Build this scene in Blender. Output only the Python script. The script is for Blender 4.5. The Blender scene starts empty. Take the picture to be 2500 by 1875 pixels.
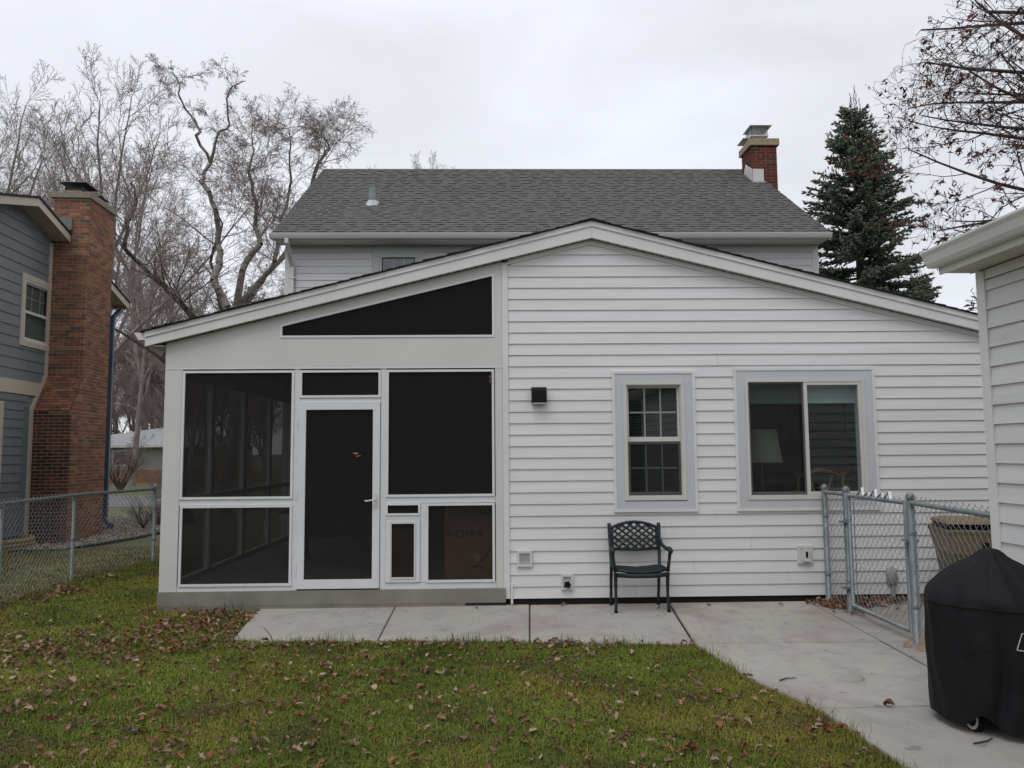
import bpy, math, random
import numpy as np
from mathutils import Vector, Matrix

scene = bpy.context.scene
col = scene.collection
R = math.radians
rng = random.Random(7)

# ---------------------------------------------------------------- camera
yaw, pitch, roll = R(1.37), R(5.01), .008
fw = Vector((math.sin(yaw)*math.cos(pitch), math.cos(yaw)*math.cos(pitch), math.sin(pitch)))
r0 = Vector((math.cos(yaw), -math.sin(yaw), 0)); u0 = r0.cross(fw)
cr = r0*math.cos(roll) - u0*math.sin(roll); cu = u0*math.cos(roll) + r0*math.sin(roll)
cd = bpy.data.cameras.new('camera'); cam = bpy.data.objects.new('camera', cd); col.objects.link(cam)
CAM = Vector((0, -8.65, 1.70))
cam.matrix_world = Matrix(((cr.x, cu.x, -fw.x, CAM.x), (cr.y, cu.y, -fw.y, CAM.y), (cr.z, cu.z, -fw.z, CAM.z), (0, 0, 0, 1)))
cd.sensor_width = 36; cd.lens = 1888/2500*36; cd.clip_start = .05; cd.clip_end = 2000
scene.camera = cam

# ---------------------------------------------------------------- sky and light (overcast)
SUN_EL, SUN_AZ = R(58), R(205)
w = bpy.data.worlds.new('World'); scene.world = w; w.use_nodes = True
nt = w.node_tree; nt.nodes.clear()
def N(nt, t, **k):
    n = nt.nodes.new(t)
    for a, b in k.items(): setattr(n, a, b)
    return n
out = N(nt, 'ShaderNodeOutputWorld'); bg = N(nt, 'ShaderNodeBackground'); bg.inputs['Strength'].default_value = .1
sky = N(nt, 'ShaderNodeTexSky', sky_type='NISHITA', sun_disc=False, sun_elevation=SUN_EL, sun_rotation=SUN_AZ)
tc = N(nt, 'ShaderNodeTexCoord'); mp = N(nt, 'ShaderNodeMapping'); mp.inputs['Scale'].default_value = (1.0, 1.0, 2.6)
mp.inputs['Rotation'].default_value = (0, R(12), 0)
nz = N(nt, 'ShaderNodeTexNoise'); nz.inputs['Scale'].default_value = 2.1; nz.inputs['Detail'].default_value = 5; nz.inputs['Roughness'].default_value = .52
nz.inputs['Distortion'].default_value = .5
cr_ = N(nt, 'ShaderNodeValToRGB'); e = cr_.color_ramp.elements
e[0].position = .36; e[0].color = (.725, .745, .79, 1); e[1].position = .62; e[1].color = (.875, .90, .965, 1)
sc_ = N(nt, 'ShaderNodeVectorMath', operation='SCALE'); sc_.inputs['Scale'].default_value = 11.0
mx = N(nt, 'ShaderNodeMix', data_type='RGBA'); mx.inputs[0].default_value = .93
nt.links.new(tc.outputs['Generated'], mp.inputs['Vector']); nt.links.new(mp.outputs['Vector'], nz.inputs['Vector'])
nt.links.new(nz.outputs['Fac'], cr_.inputs['Fac']); nt.links.new(cr_.outputs['Color'], sc_.inputs[0])
nt.links.new(sky.outputs['Color'], mx.inputs[6]); nt.links.new(sc_.outputs['Vector'], mx.inputs[7])
nt.links.new(mx.outputs[2], bg.inputs['Color']); nt.links.new(bg.outputs[0], out.inputs[0])
sl = bpy.data.lights.new('sun', 'SUN'); sl.energy = .95; sl.angle = R(35); sl.color = (1, .97, .93)
sun = bpy.data.objects.new('sun', sl); col.objects.link(sun); sun.location = (0, -10, 30)
sd = Vector((math.sin(SUN_AZ)*math.cos(SUN_EL), math.cos(SUN_AZ)*math.cos(SUN_EL), math.sin(SUN_EL)))
sun.rotation_euler = sd.to_track_quat('Z', 'Y').to_euler()
vs = scene.view_settings; vs.view_transform = 'Standard'; vs.look = 'None'; vs.exposure = 0; vs.gamma = 1; vs.use_curve_mapping = False
scene.render.engine = 'CYCLES'
cy = scene.cycles; cy.use_denoising = True; cy.max_bounces = 7; cy.transparent_max_bounces = 14; cy.caustics_reflective = False; cy.caustics_refractive = False
try: cy.denoiser = 'OPENIMAGEDENOISE'
except Exception: pass

# ---------------------------------------------------------------- materials
def new_mat(name):
    m = bpy.data.materials.new(name); m.use_nodes = True
    m.node_tree.nodes.clear(); return m, m.node_tree
def M(name, c, rough=.6, var=.10, scale=3., detail=4, rnd=0., bump=0., bscale=60., metal=0., spec=.4, stretch=None, stain=None, stain_at=(.52, .72), stain_scale=1.2, c2=None):
    """Principled material: base colour with noise variation, per piece variation, fine bump and shaped stains."""
    m, t = new_mat(name); L = t.links.new
    o = N(t, 'ShaderNodeOutputMaterial'); b = N(t, 'ShaderNodeBsdfPrincipled')
    b.inputs['Roughness'].default_value = rough; b.inputs['Metallic'].default_value = metal; b.inputs['Specular IOR Level'].default_value = spec
    g = N(t, 'ShaderNodeNewGeometry'); vec = g.outputs['Position']
    if stretch:
        mp = N(t, 'ShaderNodeMapping'); mp.inputs['Scale'].default_value = stretch; L(vec, mp.inputs['Vector']); vec = mp.outputs['Vector']
    n = N(t, 'ShaderNodeTexNoise'); n.inputs['Scale'].default_value = scale; n.inputs['Detail'].default_value = detail; L(vec, n.inputs['Vector'])
    ramp = N(t, 'ShaderNodeMapRange'); ramp.inputs[1].default_value = .3; ramp.inputs[2].default_value = .7
    L(n.outputs['Fac'], ramp.inputs[0])
    mixc = N(t, 'ShaderNodeMix', data_type='RGBA')
    ca = c2 if c2 else tuple(x*(1-var) for x in c); cb = c if c2 else tuple(min(1, x*(1+var)) for x in c)
    mixc.inputs[6].default_value = (*ca, 1); mixc.inputs[7].default_value = (*cb, 1); L(ramp.outputs[0], mixc.inputs[0])
    cout = mixc.outputs[2]
    if rnd:
        oi = N(t, 'ShaderNodeObjectInfo'); ad = N(t, 'ShaderNodeMath', operation='ADD'); L(oi.outputs['Random'], ad.inputs[0]); L(g.outputs['Random Per Island'], ad.inputs[1])
        fr = N(t, 'ShaderNodeMath', operation='FRACT'); L(ad.outputs[0], fr.inputs[0])
        mr = N(t, 'ShaderNodeMapRange'); mr.inputs[3].default_value = 1-rnd; mr.inputs[4].default_value = 1+rnd; L(fr.outputs[0], mr.inputs[0])
        sv = N(t, 'ShaderNodeVectorMath', operation='SCALE'); L(cout, sv.inputs[0]); L(mr.outputs[0], sv.inputs['Scale']); cout = sv.outputs[0]
    if stain:
        n2 = N(t, 'ShaderNodeTexNoise'); n2.inputs['Scale'].default_value = stain_scale; n2.inputs['Detail'].default_value = 7; n2.inputs['Roughness'].default_value = .62; L(vec, n2.inputs['Vector'])
        mr2 = N(t, 'ShaderNodeMapRange'); mr2.inputs[1].default_value = stain_at[0]; mr2.inputs[2].default_value = stain_at[1]; L(n2.outputs['Fac'], mr2.inputs[0])
        ms = N(t, 'ShaderNodeMix', data_type='RGBA'); ms.inputs[7].default_value = (*stain, 1); L(mr2.outputs[0], ms.inputs[0]); L(cout, ms.inputs[6]); cout = ms.outputs[2]
    L(cout, b.inputs['Base Color'])
    if bump:
        n3 = N(t, 'ShaderNodeTexNoise'); n3.inputs['Scale'].default_value = bscale; n3.inputs['Detail'].default_value = 3; L(vec, n3.inputs['Vector'])
        bp = N(t, 'ShaderNodeBump'); bp.inputs['Strength'].default_value = bump; bp.inputs['Distance'].default_value = .01; L(n3.outputs['Fac'], bp.inputs['Height']); L(bp.outputs[0], b.inputs['Normal'])
    L(b.outputs[0], o.inputs[0])
    return m
def ramp_mat(name, cols, rough=.8, noise=.25, nscale=8., bump=0., bscale=80., stain=None, stain_at=(.55, .75), stain_scale=.8, patch=None, patch_scale=.5, patch_at=(.45, .62)):
    """Each piece (object or island) takes one of the colours; noise varies it."""
    m, t = new_mat(name); L = t.links.new
    o = N(t, 'ShaderNodeOutputMaterial'); b = N(t, 'ShaderNodeBsdfPrincipled'); b.inputs['Roughness'].default_value = rough; b.inputs['Specular IOR Level'].default_value = .25
    g = N(t, 'ShaderNodeNewGeometry'); oi = N(t, 'ShaderNodeObjectInfo'); ad = N(t, 'ShaderNodeMath', operation='ADD'); L(oi.outputs['Random'], ad.inputs[0]); L(g.outputs['Random Per Island'], ad.inputs[1])
    fr = N(t, 'ShaderNodeMath', operation='FRACT'); L(ad.outputs[0], fr.inputs[0])
    cr = N(t, 'ShaderNodeValToRGB'); cr.color_ramp.interpolation = 'LINEAR'; el = cr.color_ramp.elements
    while len(el) < len(cols): el.new(.5)
    for i, c in enumerate(cols): el[i].position = i/(len(cols)-1); el[i].color = (*c, 1)
    L(fr.outputs[0], cr.inputs[0]); cout = cr.outputs[0]
    n = N(t, 'ShaderNodeTexNoise'); n.inputs['Scale'].default_value = nscale; n.inputs['Detail'].default_value = 4; L(g.outputs['Position'], n.inputs['Vector'])
    mr = N(t, 'ShaderNodeMapRange'); mr.inputs[1].default_value = .3; mr.inputs[2].default_value = .7; mr.inputs[3].default_value = 1-noise; mr.inputs[4].default_value = 1+noise; L(n.outputs['Fac'], mr.inputs[0])
    sv = N(t, 'ShaderNodeVectorMath', operation='SCALE'); L(cout, sv.inputs[0]); L(mr.outputs[0], sv.inputs['Scale']); cout = sv.outputs[0]
    for (cc, at, scl) in ((patch, patch_at, patch_scale), (stain, stain_at, stain_scale)):
        if not cc: continue
        n2 = N(t, 'ShaderNodeTexNoise'); n2.inputs['Scale'].default_value = scl; n2.inputs['Detail'].default_value = 5; L(g.outputs['Position'], n2.inputs['Vector'])
        m2 = N(t, 'ShaderNodeMapRange'); m2.inputs[1].default_value = at[0]; m2.inputs[2].default_value = at[1]; m2.inputs[4].default_value = .8; L(n2.outputs['Fac'], m2.inputs[0])
        ms = N(t, 'ShaderNodeMix', data_type='RGBA'); ms.inputs[7].default_value = (*cc, 1); L(m2.outputs[0], ms.inputs[0]); L(cout, ms.inputs[6]); cout = ms.outputs[2]
    L(cout, b.inputs['Base Color'])
    if bump:
        n3 = N(t, 'ShaderNodeTexNoise'); n3.inputs['Scale'].default_value = bscale; L(g.outputs['Position'], n3.inputs['Vector'])
        bp = N(t, 'ShaderNodeBump'); bp.inputs['Strength'].default_value = bump; bp.inputs['Distance'].default_value = .01; L(n3.outputs['Fac'], bp.inputs['Height']); L(bp.outputs[0], b.inputs['Normal'])
    L(b.outputs[0], o.inputs[0]); return m
def screen_mat(name, fac, c=(.02, .02, .021)):
    m, t = new_mat(name); o = N(t, 'ShaderNodeOutputMaterial'); tr = N(t, 'ShaderNodeBsdfTransparent'); d = N(t, 'ShaderNodeBsdfDiffuse'); d.inputs[0].default_value = (*c, 1)
    x = N(t, 'ShaderNodeMixShader'); x.inputs[0].default_value = fac; L = t.links.new; L(tr.outputs[0], x.inputs[1]); L(d.outputs[0], x.inputs[2]); L(x.outputs[0], o.inputs[0]); return m
def glass_mat(name, tint=(.86, .9, .9), f0=.075):
    """Clear pane: transparent, with a Schlick reflection that is the same from both sides."""
    m, t = new_mat(name); o = N(t, 'ShaderNodeOutputMaterial'); tr = N(t, 'ShaderNodeBsdfTransparent'); tr.inputs[0].default_value = (*tint, 1)
    gl = N(t, 'ShaderNodeBsdfGlossy'); gl.inputs['Roughness'].default_value = .01; lw = N(t, 'ShaderNodeLayerWeight'); lw.inputs['Blend'].default_value = .5
    pw = N(t, 'ShaderNodeMath', operation='POWER'); pw.inputs[1].default_value = 5; ma = N(t, 'ShaderNodeMath', operation='MULTIPLY_ADD'); ma.inputs[1].default_value = 1-f0; ma.inputs[2].default_value = f0
    x = N(t, 'ShaderNodeMixShader'); L = t.links.new; L(lw.outputs['Facing'], pw.inputs[0]); L(pw.outputs[0], ma.inputs[0]); L(ma.outputs[0], x.inputs[0]); L(tr.outputs[0], x.inputs[1]); L(gl.outputs[0], x.inputs[2]); L(x.outputs[0], o.inputs[0]); return m
def glow_mat(name, c, s):
    m, t = new_mat(name); o = N(t, 'ShaderNodeOutputMaterial'); e = N(t, 'ShaderNodeEmission'); e.inputs[0].default_value = (*c, 1); e.inputs[1].default_value = s; t.links.new(e.outputs[0], o.inputs[0]); return m

VINYL = M('white vinyl siding', (.71, .70, .705), .45, .045, 1.3, rnd=.025, bump=.35, bscale=3.5, stretch=(.35, 1, 5), stain=(.50, .47, .42), stain_at=(.66, .95), stain_scale=.9)
GARAGE_VINYL = M('garage vinyl siding', (.64, .64, .63), .45, .06, 1.3, rnd=.02, bump=.1, bscale=9, stretch=(.6, .4, 5), stain=(.38, .36, .31), stain_at=(.6, .95), stain_scale=1.2)
TRIM = M('white trim', (.70, .70, .69), .4, .05, 3)
PORCH = M('porch aluminium panel', (.62, .615, .595), .5, .04, 1.5, stain=(.36, .34, .30), stain_at=(.64, .95), stain_scale=1.4)
PORCHFR = M('white screen frame', (.70, .71, .72), .35, .03, 6)
CASING = M('window casing', (.55, .565, .585), .4, .03, 2)
SASH = M('window vinyl', (.60, .59, .56), .4, .04, 4)
DARKSASH = M('dark screen frame', (.10, .10, .095), .5, .1, 8)
SOFFIT = M('soffit', (.52, .49, .44), .6, .08, 3)
DARKGAP = M('dark gap', (.015, .014, .013), .9)
FASCIA = M('fascia aluminium', (.68, .68, .66), .4, .04, 1.4, stain=(.46, .45, .42), stain_at=(.6, .95))
SHINGLE = ramp_mat('asphalt shingle', [(.120, .116, .113), (.124, .120, .117), (.121, .117, .114), (.127, .123, .119)], .95, .07, 30, bump=.25, bscale=140, patch=(.108, .103, .099), patch_at=(.5, .75), patch_scale=.6)
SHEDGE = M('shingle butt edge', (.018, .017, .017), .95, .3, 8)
GALV = M('galvanised steel', (.185, .21, .21), .42, .25, 9, metal=.35, spec=.5)
GREENPOST = M('weathered fence post', (.17, .21, .20), .5, .2, 12, metal=.35)
RAILM = M('galvanised rail', (.24, .275, .285), .45, .18, 10, metal=.45)
WIRE = M('fence wire', (.30, .32, .32), .5, .25, 30, metal=.35)
FOIL = M('bent metal strip', (.75, .75, .77), .3, .05, 8, metal=.8)
CONC = M('concrete slab', (.365, .335, .31), .9, .13, 1.6, detail=10, bump=.35, bscale=120, stain=(.15, .125, .115), stain_at=(.48, .76), stain_scale=1.3)
def conc_mat(name):
    """Broom-finished slab: cloudy tone, brown and dark stains, fine speckle, brushed relief."""
    m, t = new_mat(name); L = t.links.new; o = N(t, 'ShaderNodeOutputMaterial'); b = N(t, 'ShaderNodeBsdfPrincipled'); b.inputs['Roughness'].default_value = .9; b.inputs['Specular IOR Level'].default_value = .3
    g = N(t, 'ShaderNodeNewGeometry'); pos = g.outputs['Position']; oi = N(t, 'ShaderNodeObjectInfo')
    def noise(scale, detail=6, rough=.6, st=None, dist=0):
        v = pos
        if st: mp = N(t, 'ShaderNodeMapping'); mp.inputs['Scale'].default_value = st; L(pos, mp.inputs['Vector']); v = mp.outputs['Vector']
        n = N(t, 'ShaderNodeTexNoise'); n.inputs['Scale'].default_value = scale; n.inputs['Detail'].default_value = detail; n.inputs['Roughness'].default_value = rough; n.inputs['Distortion'].default_value = dist; L(v, n.inputs['Vector']); return n.outputs['Fac']
    def rng_(f, a, c, lo=0., hi=1.):
        r = N(t, 'ShaderNodeMapRange'); r.inputs[1].default_value = a; r.inputs[2].default_value = c; r.inputs[3].default_value = lo; r.inputs[4].default_value = hi; L(f, r.inputs[0]); return r.outputs[0]
    def mix(fac, c1, c2):
        x = N(t, 'ShaderNodeMix', data_type='RGBA'); L(fac, x.inputs[0])
        for i, c in ((6, c1), (7, c2)):
            if isinstance(c, tuple): x.inputs[i].default_value = (*c, 1)
            else: L(c, x.inputs[i])
        return x.outputs[2]
    c = mix(rng_(noise(1.1, 8), .32, .68), (.40, .365, .33), (.48, .445, .405))
    c = mix(rng_(oi.outputs['Random'], 0, 1, 0, .35), c, (.34, .32, .295))
    c = mix(rng_(noise(2.3, 10, .66, None, .6), .50, .70, 0, .5), c, (.22, .185, .165))
    c = mix(rng_(noise(.75, 8, .6, None, .8), .52, .68, 0, .5), c, (.20, .165, .148))
    c = mix(rng_(noise(7, 3, .5), .66, .72, 0, .6), c, (.15, .13, .125))
    c = mix(rng_(noise(150, 2), .35, .65, 0, .22), c, (.22, .21, .2))
    c = mix(rng_(noise(9, 3, .5, (9, .35, 1)), .35, .65, 0, .16), c, (.25, .235, .22))
    L(c, b.inputs['Base Color'])
    bp = N(t, 'ShaderNodeBump'); bp.inputs['Strength'].default_value = .45; bp.inputs['Distance'].default_value = .006; L(noise(22, 4, .6, (10, .5, 1)), bp.inputs['Height']); L(bp.outputs[0], b.inputs['Normal'])
    L(b.outputs[0], o.inputs[0]); return m
CONC = conc_mat('broomed concrete slab')
CONC2 = M('concrete footing', (.235, .22, .195), .92, .14, 3, detail=8, bump=.5, bscale=60, stain=(.17, .155, .14), stain_at=(.52, .8), stain_scale=2)
JOINT = M('joint dirt', (.045, .03, .022), .95, .3, 20)
SOIL = M('soil', (.055, .045, .028), .95, .4, 12, bump=.6, bscale=30)
LAWN = M('lawn soil and thatch', (.075, .09, .015), .95, .3, 5, detail=6, bump=.6, bscale=60, c2=(.085, .062, .028))
FARLAWN = M('dormant lawn', (.16, .14, .075), .95, .2, .6, detail=6, c2=(.10, .11, .045), bump=.5, bscale=30)
STREET = M('asphalt road', (.16, .155, .155), .9, .1, 1, bump=.2, bscale=60)
GREYSIDE = M('blue grey siding', (.165, .187, .197), .55, .05, 1.5, rnd=.04, bump=.1, bscale=12)
CREAM = M('cream trim', (.50, .44, .35), .5, .05, 3)
CREAMSOF = M('cream soffit', (.42, .36, .28), .6, .06, 4)
BLUEPIPE = M('blue grey downspout', (.085, .11, .15), .4, .08, 4)
BRICK = ramp_mat('brick', [(.27, .10, .062), (.12, .080, .056), (.31, .145, .085), (.21, .075, .052), (.30, .175, .10), (.24, .085, .058), (.10, .074, .058), (.29, .12, .073)], .9, .18, 25, bump=.35, bscale=90)
BRICK2 = ramp_mat('red brick', [(.15, .035, .022), (.06, .035, .028), (.16, .045, .026), (.12, .03, .02), (.08, .04, .03), (.17, .05, .03)], .9, .15, 25, bump=.3, bscale=90)
SOOTY = ramp_mat('soot stained brick', [(.20, .062, .040), (.085, .052, .038), (.22, .09, .05), (.15, .046, .032), (.18, .055, .037), (.07, .05, .04)], .9, .18, 25, bump=.35, bscale=90, stain=(.028, .020, .018), stain_at=(.40, .58), stain_scale=1.6)
MORTAR = M('mortar', (.34, .27, .195), .95, .15, 12)
CAPCONC = M('chimney crown', (.33, .27, .19), .9, .2, 14, bump=.5, bscale=60)
CAPCONC2 = M('grey chimney crown', (.24, .21, .17), .9, .2, 14, bump=.5, bscale=60)
FLUEM = M('stainless flue cap', (.50, .51, .52), .4, .12, 9, metal=.5)
CLAY = M('clay flue', (.45, .33, .2), .8, .1, 8)
BLACKM = M('black metal', (.012, .013, .018), .45, .2, 10)
CHAIRM = M('dark cast aluminium', (.020, .027, .029), .5, .3, 30, bump=.2, bscale=120, spec=.32)
COVERM = M('black grill cover', (.0065, .0065, .0085), .7, .25, 5, bump=1., bscale=11, spec=.26, stain=(.045, .04, .045), stain_at=(.70, .9), stain_scale=5)
BLACKP = M('black plastic', (.008, .008, .008), .55, spec=.12, var=.1, scale=8)#, .1, 8)
WHITEP = M('white plastic', (.62, .61, .58), .45, .04, 8)
GREYP = M('grey plastic', (.27, .28, .29), .5, .1, 8)
TAN = M('tan plastic bin', (.20, .145, .09), .6, .12, 6)
TAN2 = M('brown plastic bin', (.12, .095, .055), .6, .12, 6)
DKGREEN = M('dark green plastic bin', (.012, .034, .032), .45, .15, 6)
GLASS = glass_mat('window glass')
SCREEN = screen_mat('porch insect screen', .50, (.030, .029, .028))
WSCREEN = screen_mat('window insect screen', .30, (.03, .03, .03))
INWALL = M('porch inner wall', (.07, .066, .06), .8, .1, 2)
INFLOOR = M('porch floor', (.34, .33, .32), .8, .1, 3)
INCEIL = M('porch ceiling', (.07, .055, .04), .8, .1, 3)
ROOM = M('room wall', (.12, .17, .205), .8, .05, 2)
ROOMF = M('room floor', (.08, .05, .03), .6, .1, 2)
BLIND = M('window shade', (.55, .63, .61), .8, .05, 6)
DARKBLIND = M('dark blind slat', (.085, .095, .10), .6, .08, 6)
LSHADE = M('lamp shade', (.80, .74, .58), .8, .05, 8)
BRASS = M('brass stem', (.35, .24, .10), .4, .1, 8, metal=.6)
WOODC = M('orange wood', (.55, .25, .09), .45, .2, 12, stretch=(1, 1, 6))
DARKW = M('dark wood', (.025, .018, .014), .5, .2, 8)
CARD = M('cardboard', (.45, .28, .17), .85, .08, 4)
INK = M('black ink', (.015, .012, .012), .8)
WHITEINK = M('white print', (.55, .55, .55), .7, .05, 8)
BULB = glow_mat('lit bulb', (1, .5, .2), 1.0)
BARK = M('grey bark', (.26, .225, .205), .9, .3, 6, stretch=(1, 1, .3), bump=.5, bscale=20)
TWIG = M('reddish twig', (.28, .22, .20), .9, .25, 1.2)
TWIG2 = M('brown twig', (.29, .25, .23), .9, .25, 1.2)
BIRCH = M('birch bark', (.24, .205, .18), .85, .25, 3, stretch=(1, 1, 3), stain=(.09, .075, .064), stain_at=(.48, .62), stain_scale=3)
DARKBARK = M('dark wet bark', (.055, .045, .040), .9, .3, 6)
REDLEAF = ramp_mat('withered red leaf', [(.09, .022, .016), (.05, .022, .018), (.13, .03, .02), (.07, .035, .025)], .8, .2, 10)
NEEDLE = ramp_mat('spruce needles', [(.088, .12, .080), (.135, .17, .118), (.105, .138, .105), (.18, .215, .165), (.09, .125, .078)], .7, .3, 1.3)
CONE = ramp_mat('spruce cones', [(.16, .06, .025), (.10, .04, .02), (.20, .085, .04)], .8, .2, 10)
GRASS = ramp_mat('lawn grass blades', [(.058, .105, .010), (.10, .155, .015), (.155, .185, .024), (.085, .135, .013), (.145, .18, .022), (.13, .17, .02), (.165, .185, .026), (.28, .23, .09)], .75, .4, 1.1, patch=(.25, .225, .04), patch_scale=.7, patch_at=(.46, .62), stain=(.12, .095, .04), stain_at=(.56, .70), stain_scale=1.7)
DRYGRASS = ramp_mat('neighbour lawn blades', [(.10, .13, .03), (.22, .19, .085), (.30, .24, .13), (.13, .15, .04), (.26, .21, .115)], .8, .3, 1.3)
LEAF_PALE = ramp_mat('pale dry leaf', [(.36, .25, .175), (.27, .18, .12), (.42, .31, .235), (.31, .20, .125)], .8, .2, 60)
LEAF_RUSSET = ramp_mat('russet dry leaf', [(.29, .12, .055), (.20, .08, .04), (.34, .16, .08)], .75, .25, 60)
LEAF_BROWN = ramp_mat('brown dry leaf', [(.20, .12, .072), (.135, .08, .05), (.25, .155, .095)], .8, .25, 60)
PEBBLE = ramp_mat('river pebble', [(.36, .29, .24), (.28, .22, .18), (.42, .37, .32), (.22, .16, .13), (.46, .42, .38)], .8, .15, 30)
GRAVELB = M('gravel bed', (.20, .15, .12), .95, .3, 30, bump=.8, bscale=40)
ROCK = M('dark boulder', (.065, .045, .042), .9, .3, 8, bump=.8, bscale=14)
WHITEROOF = M('pale grey roof', (.42, .43, .44), .8, .1, 3, bump=.3, bscale=20)
FARWALL = M('far house wall', (.30, .32, .29), .7, .08, 1)
FARBRICK = M('far orange brick', (.30, .13, .065), .9, .15, 6)
ROOFSHEET = M('dark roof felt', (.05, .05, .052), .95, .15, 4)

# ---------------------------------------------------------------- mesh helpers
class MB:
    def __init__(s): s.v = []; s.f = []; s.m = []
    def add(s, vs, fs, mi=0):
        b = len(s.v); s.v += [tuple(q) for q in vs]; s.f += [tuple(b+i for i in q) for q in fs]; s.m += [mi]*len(fs); return s
    def box(s, x0, x1, y0, y1, z0, z1, mi=0, T=None):
        vs = [(x, y, z) for z in (z0, z1) for y in (y0, y1) for x in (x0, x1)]
        if T: vs = [tuple(T @ Vector(q)) for q in vs]
        return s.add(vs, [(0, 2, 3, 1), (4, 5, 7, 6), (0, 1, 5, 4), (2, 6, 7, 3), (0, 4, 6, 2), (1, 3, 7, 5)], mi)
    def prism(s, poly, y0, y1, mi=0, axis='y'):
        n = len(poly)
        P = {'y': lambda a, b, t: (a, t, b), 'x': lambda a, b, t: (t, a, b), 'z': lambda a, b, t: (a, b, t)}[axis]
        vs = [P(a, b, y0) for a, b in poly] + [P(a, b, y1) for a, b in poly]
        fs = [tuple(range(n)), tuple(range(2*n-1, n-1, -1))] + [(i, i+n, (i+1) % n+n, (i+1) % n) for i in range(n)]
        return s.add(vs, fs, mi)
    def tube(s, pts, r, sides=8, mi=0, cap=True, flat=None):
        pts = [Vector(p) for p in pts]; n = len(pts); rs = r if isinstance(r, (list, tuple)) else [r]*n
        b = len(s.v); up = Vector((0, 0, 1)); prev = None
        for i, p in enumerate(pts):
            d = (pts[min(i+1, n-1)] - pts[max(i-1, 0)]).normalized()
            if prev is None:
                a = d.cross(up if abs(d.z) < .95 else Vector((1, 0, 0))).normalized()
            else:
                a = (prev - d*prev.dot(d)).normalized()
            prev = a; c = d.cross(a)
            for k in range(sides):
                t = 2*math.pi*(k+.5)/sides; q = p + (a*math.cos(t) + c*math.sin(t)*(flat or 1))*rs[i]; s.v.append(tuple(q))
        for i in range(n-1):
            for k in range(sides):
                s.f.append((b+i*sides+k, b+i*sides+(k+1) % sides, b+(i+1)*sides+(k+1) % sides, b+(i+1)*sides+k)); s.m.append(mi)
        if cap:
            s.f.append(tuple(b+k for k in range(sides))); s.m.append(mi); s.f.append(tuple(b+(n-1)*sides+k for k in range(sides))); s.m.append(mi)
        return s
    def lathe(s, prof, cx, cy, sides=24, mi=0, fn=None):
        b = len(s.v)
        for r, z in prof:
            for k in range(sides):
                t = 2*math.pi*k/sides; rr = r; zz = z
                if fn: rr, zz = fn(r, z, t)
                s.v.append((cx+rr*math.cos(t), cy+rr*math.sin(t), zz))
        for i in range(len(prof)-1):
            for k in range(sides):
                s.f.append((b+i*sides+k, b+i*sides+(k+1) % sides, b+(i+1)*sides+(k+1) % sides, b+(i+1)*sides+k)); s.m.append(mi)
        return s
    def mesh(s, name, mats, smooth=False):
        me = bpy.data.meshes.new(name); me.from_pydata(s.v, [], s.f)
        for m in (mats if isinstance(mats, (list, tuple)) else [mats]): me.materials.append(m)
        if any(s.m): me.polygons.foreach_set('material_index', s.m)
        if smooth: me.polygons.foreach_set('use_smooth', [True]*len(s.f))
        me.update(); return me
    def build(s, name, mats, parent=None, smooth=False, loc=None, rot=None):
        return place(name, s.mesh(name, mats, smooth), parent, loc, rot)
def place(name, me, parent=None, loc=None, rot=None, scale=None):
    o = bpy.data.objects.new(name, me); col.objects.link(o)
    if parent: o.parent = parent
    if loc is not None: o.location = loc
    if rot is not None: o.rotation_euler = rot
    if scale is not None: o.scale = scale
    return o
def np_mesh(name, V, F, mats, smooth=False, loops=None):
    """V (n,3), F (m,k) with k constant"""
    me = bpy.data.meshes.new(name); k = F.shape[1]
    me.vertices.add(len(V)); me.vertices.foreach_set('co', np.ascontiguousarray(V, dtype=np.float32).ravel())
    me.loops.add(F.size); me.loops.foreach_set('vertex_index', np.ascontiguousarray(F, dtype=np.int32).ravel())
    me.polygons.add(len(F)); me.polygons.foreach_set('loop_start', np.arange(0, F.size, k, dtype=np.int32))
    me.polygons.foreach_set('loop_total', np.full(len(F), k, dtype=np.int32))
    for m in (mats if isinstance(mats, (list, tuple)) else [mats]): me.materials.append(m)
    if smooth: me.polygons.foreach_set('use_smooth', np.ones(len(F), dtype=bool))
    me.update(calc_edges=True); return me
def tag(o, label, cat, group=None, kind=None):
    if label: o['label'] = label
    if cat: o['category'] = cat
    if group: o['group'] = group
    if kind: o['kind'] = kind
    return o
def thing(name, label, cat, loc=(0, 0, 0), rotz=0, group=None):
    o = bpy.data.objects.new(name, None); col.objects.link(o); o.location = loc; o.rotation_euler = (0, 0, rotz); o.empty_display_size = .1
    return tag(o, label, cat, group)
def struct(o): o['kind'] = 'structure'; return o
def text_mesh(s, size):
    cu = bpy.data.curves.new('lettering', 'FONT'); cu.body = s; cu.size = size; cu.align_x = 'CENTER'; cu.align_y = 'CENTER'; cu.resolution_u = 3
    o = bpy.data.objects.new('lettering', cu); col.objects.link(o)
    dg = bpy.context.evaluated_depsgraph_get(); me = bpy.data.meshes.new_from_object(o.evaluated_get(dg)); bpy.data.objects.remove(o); return me

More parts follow.
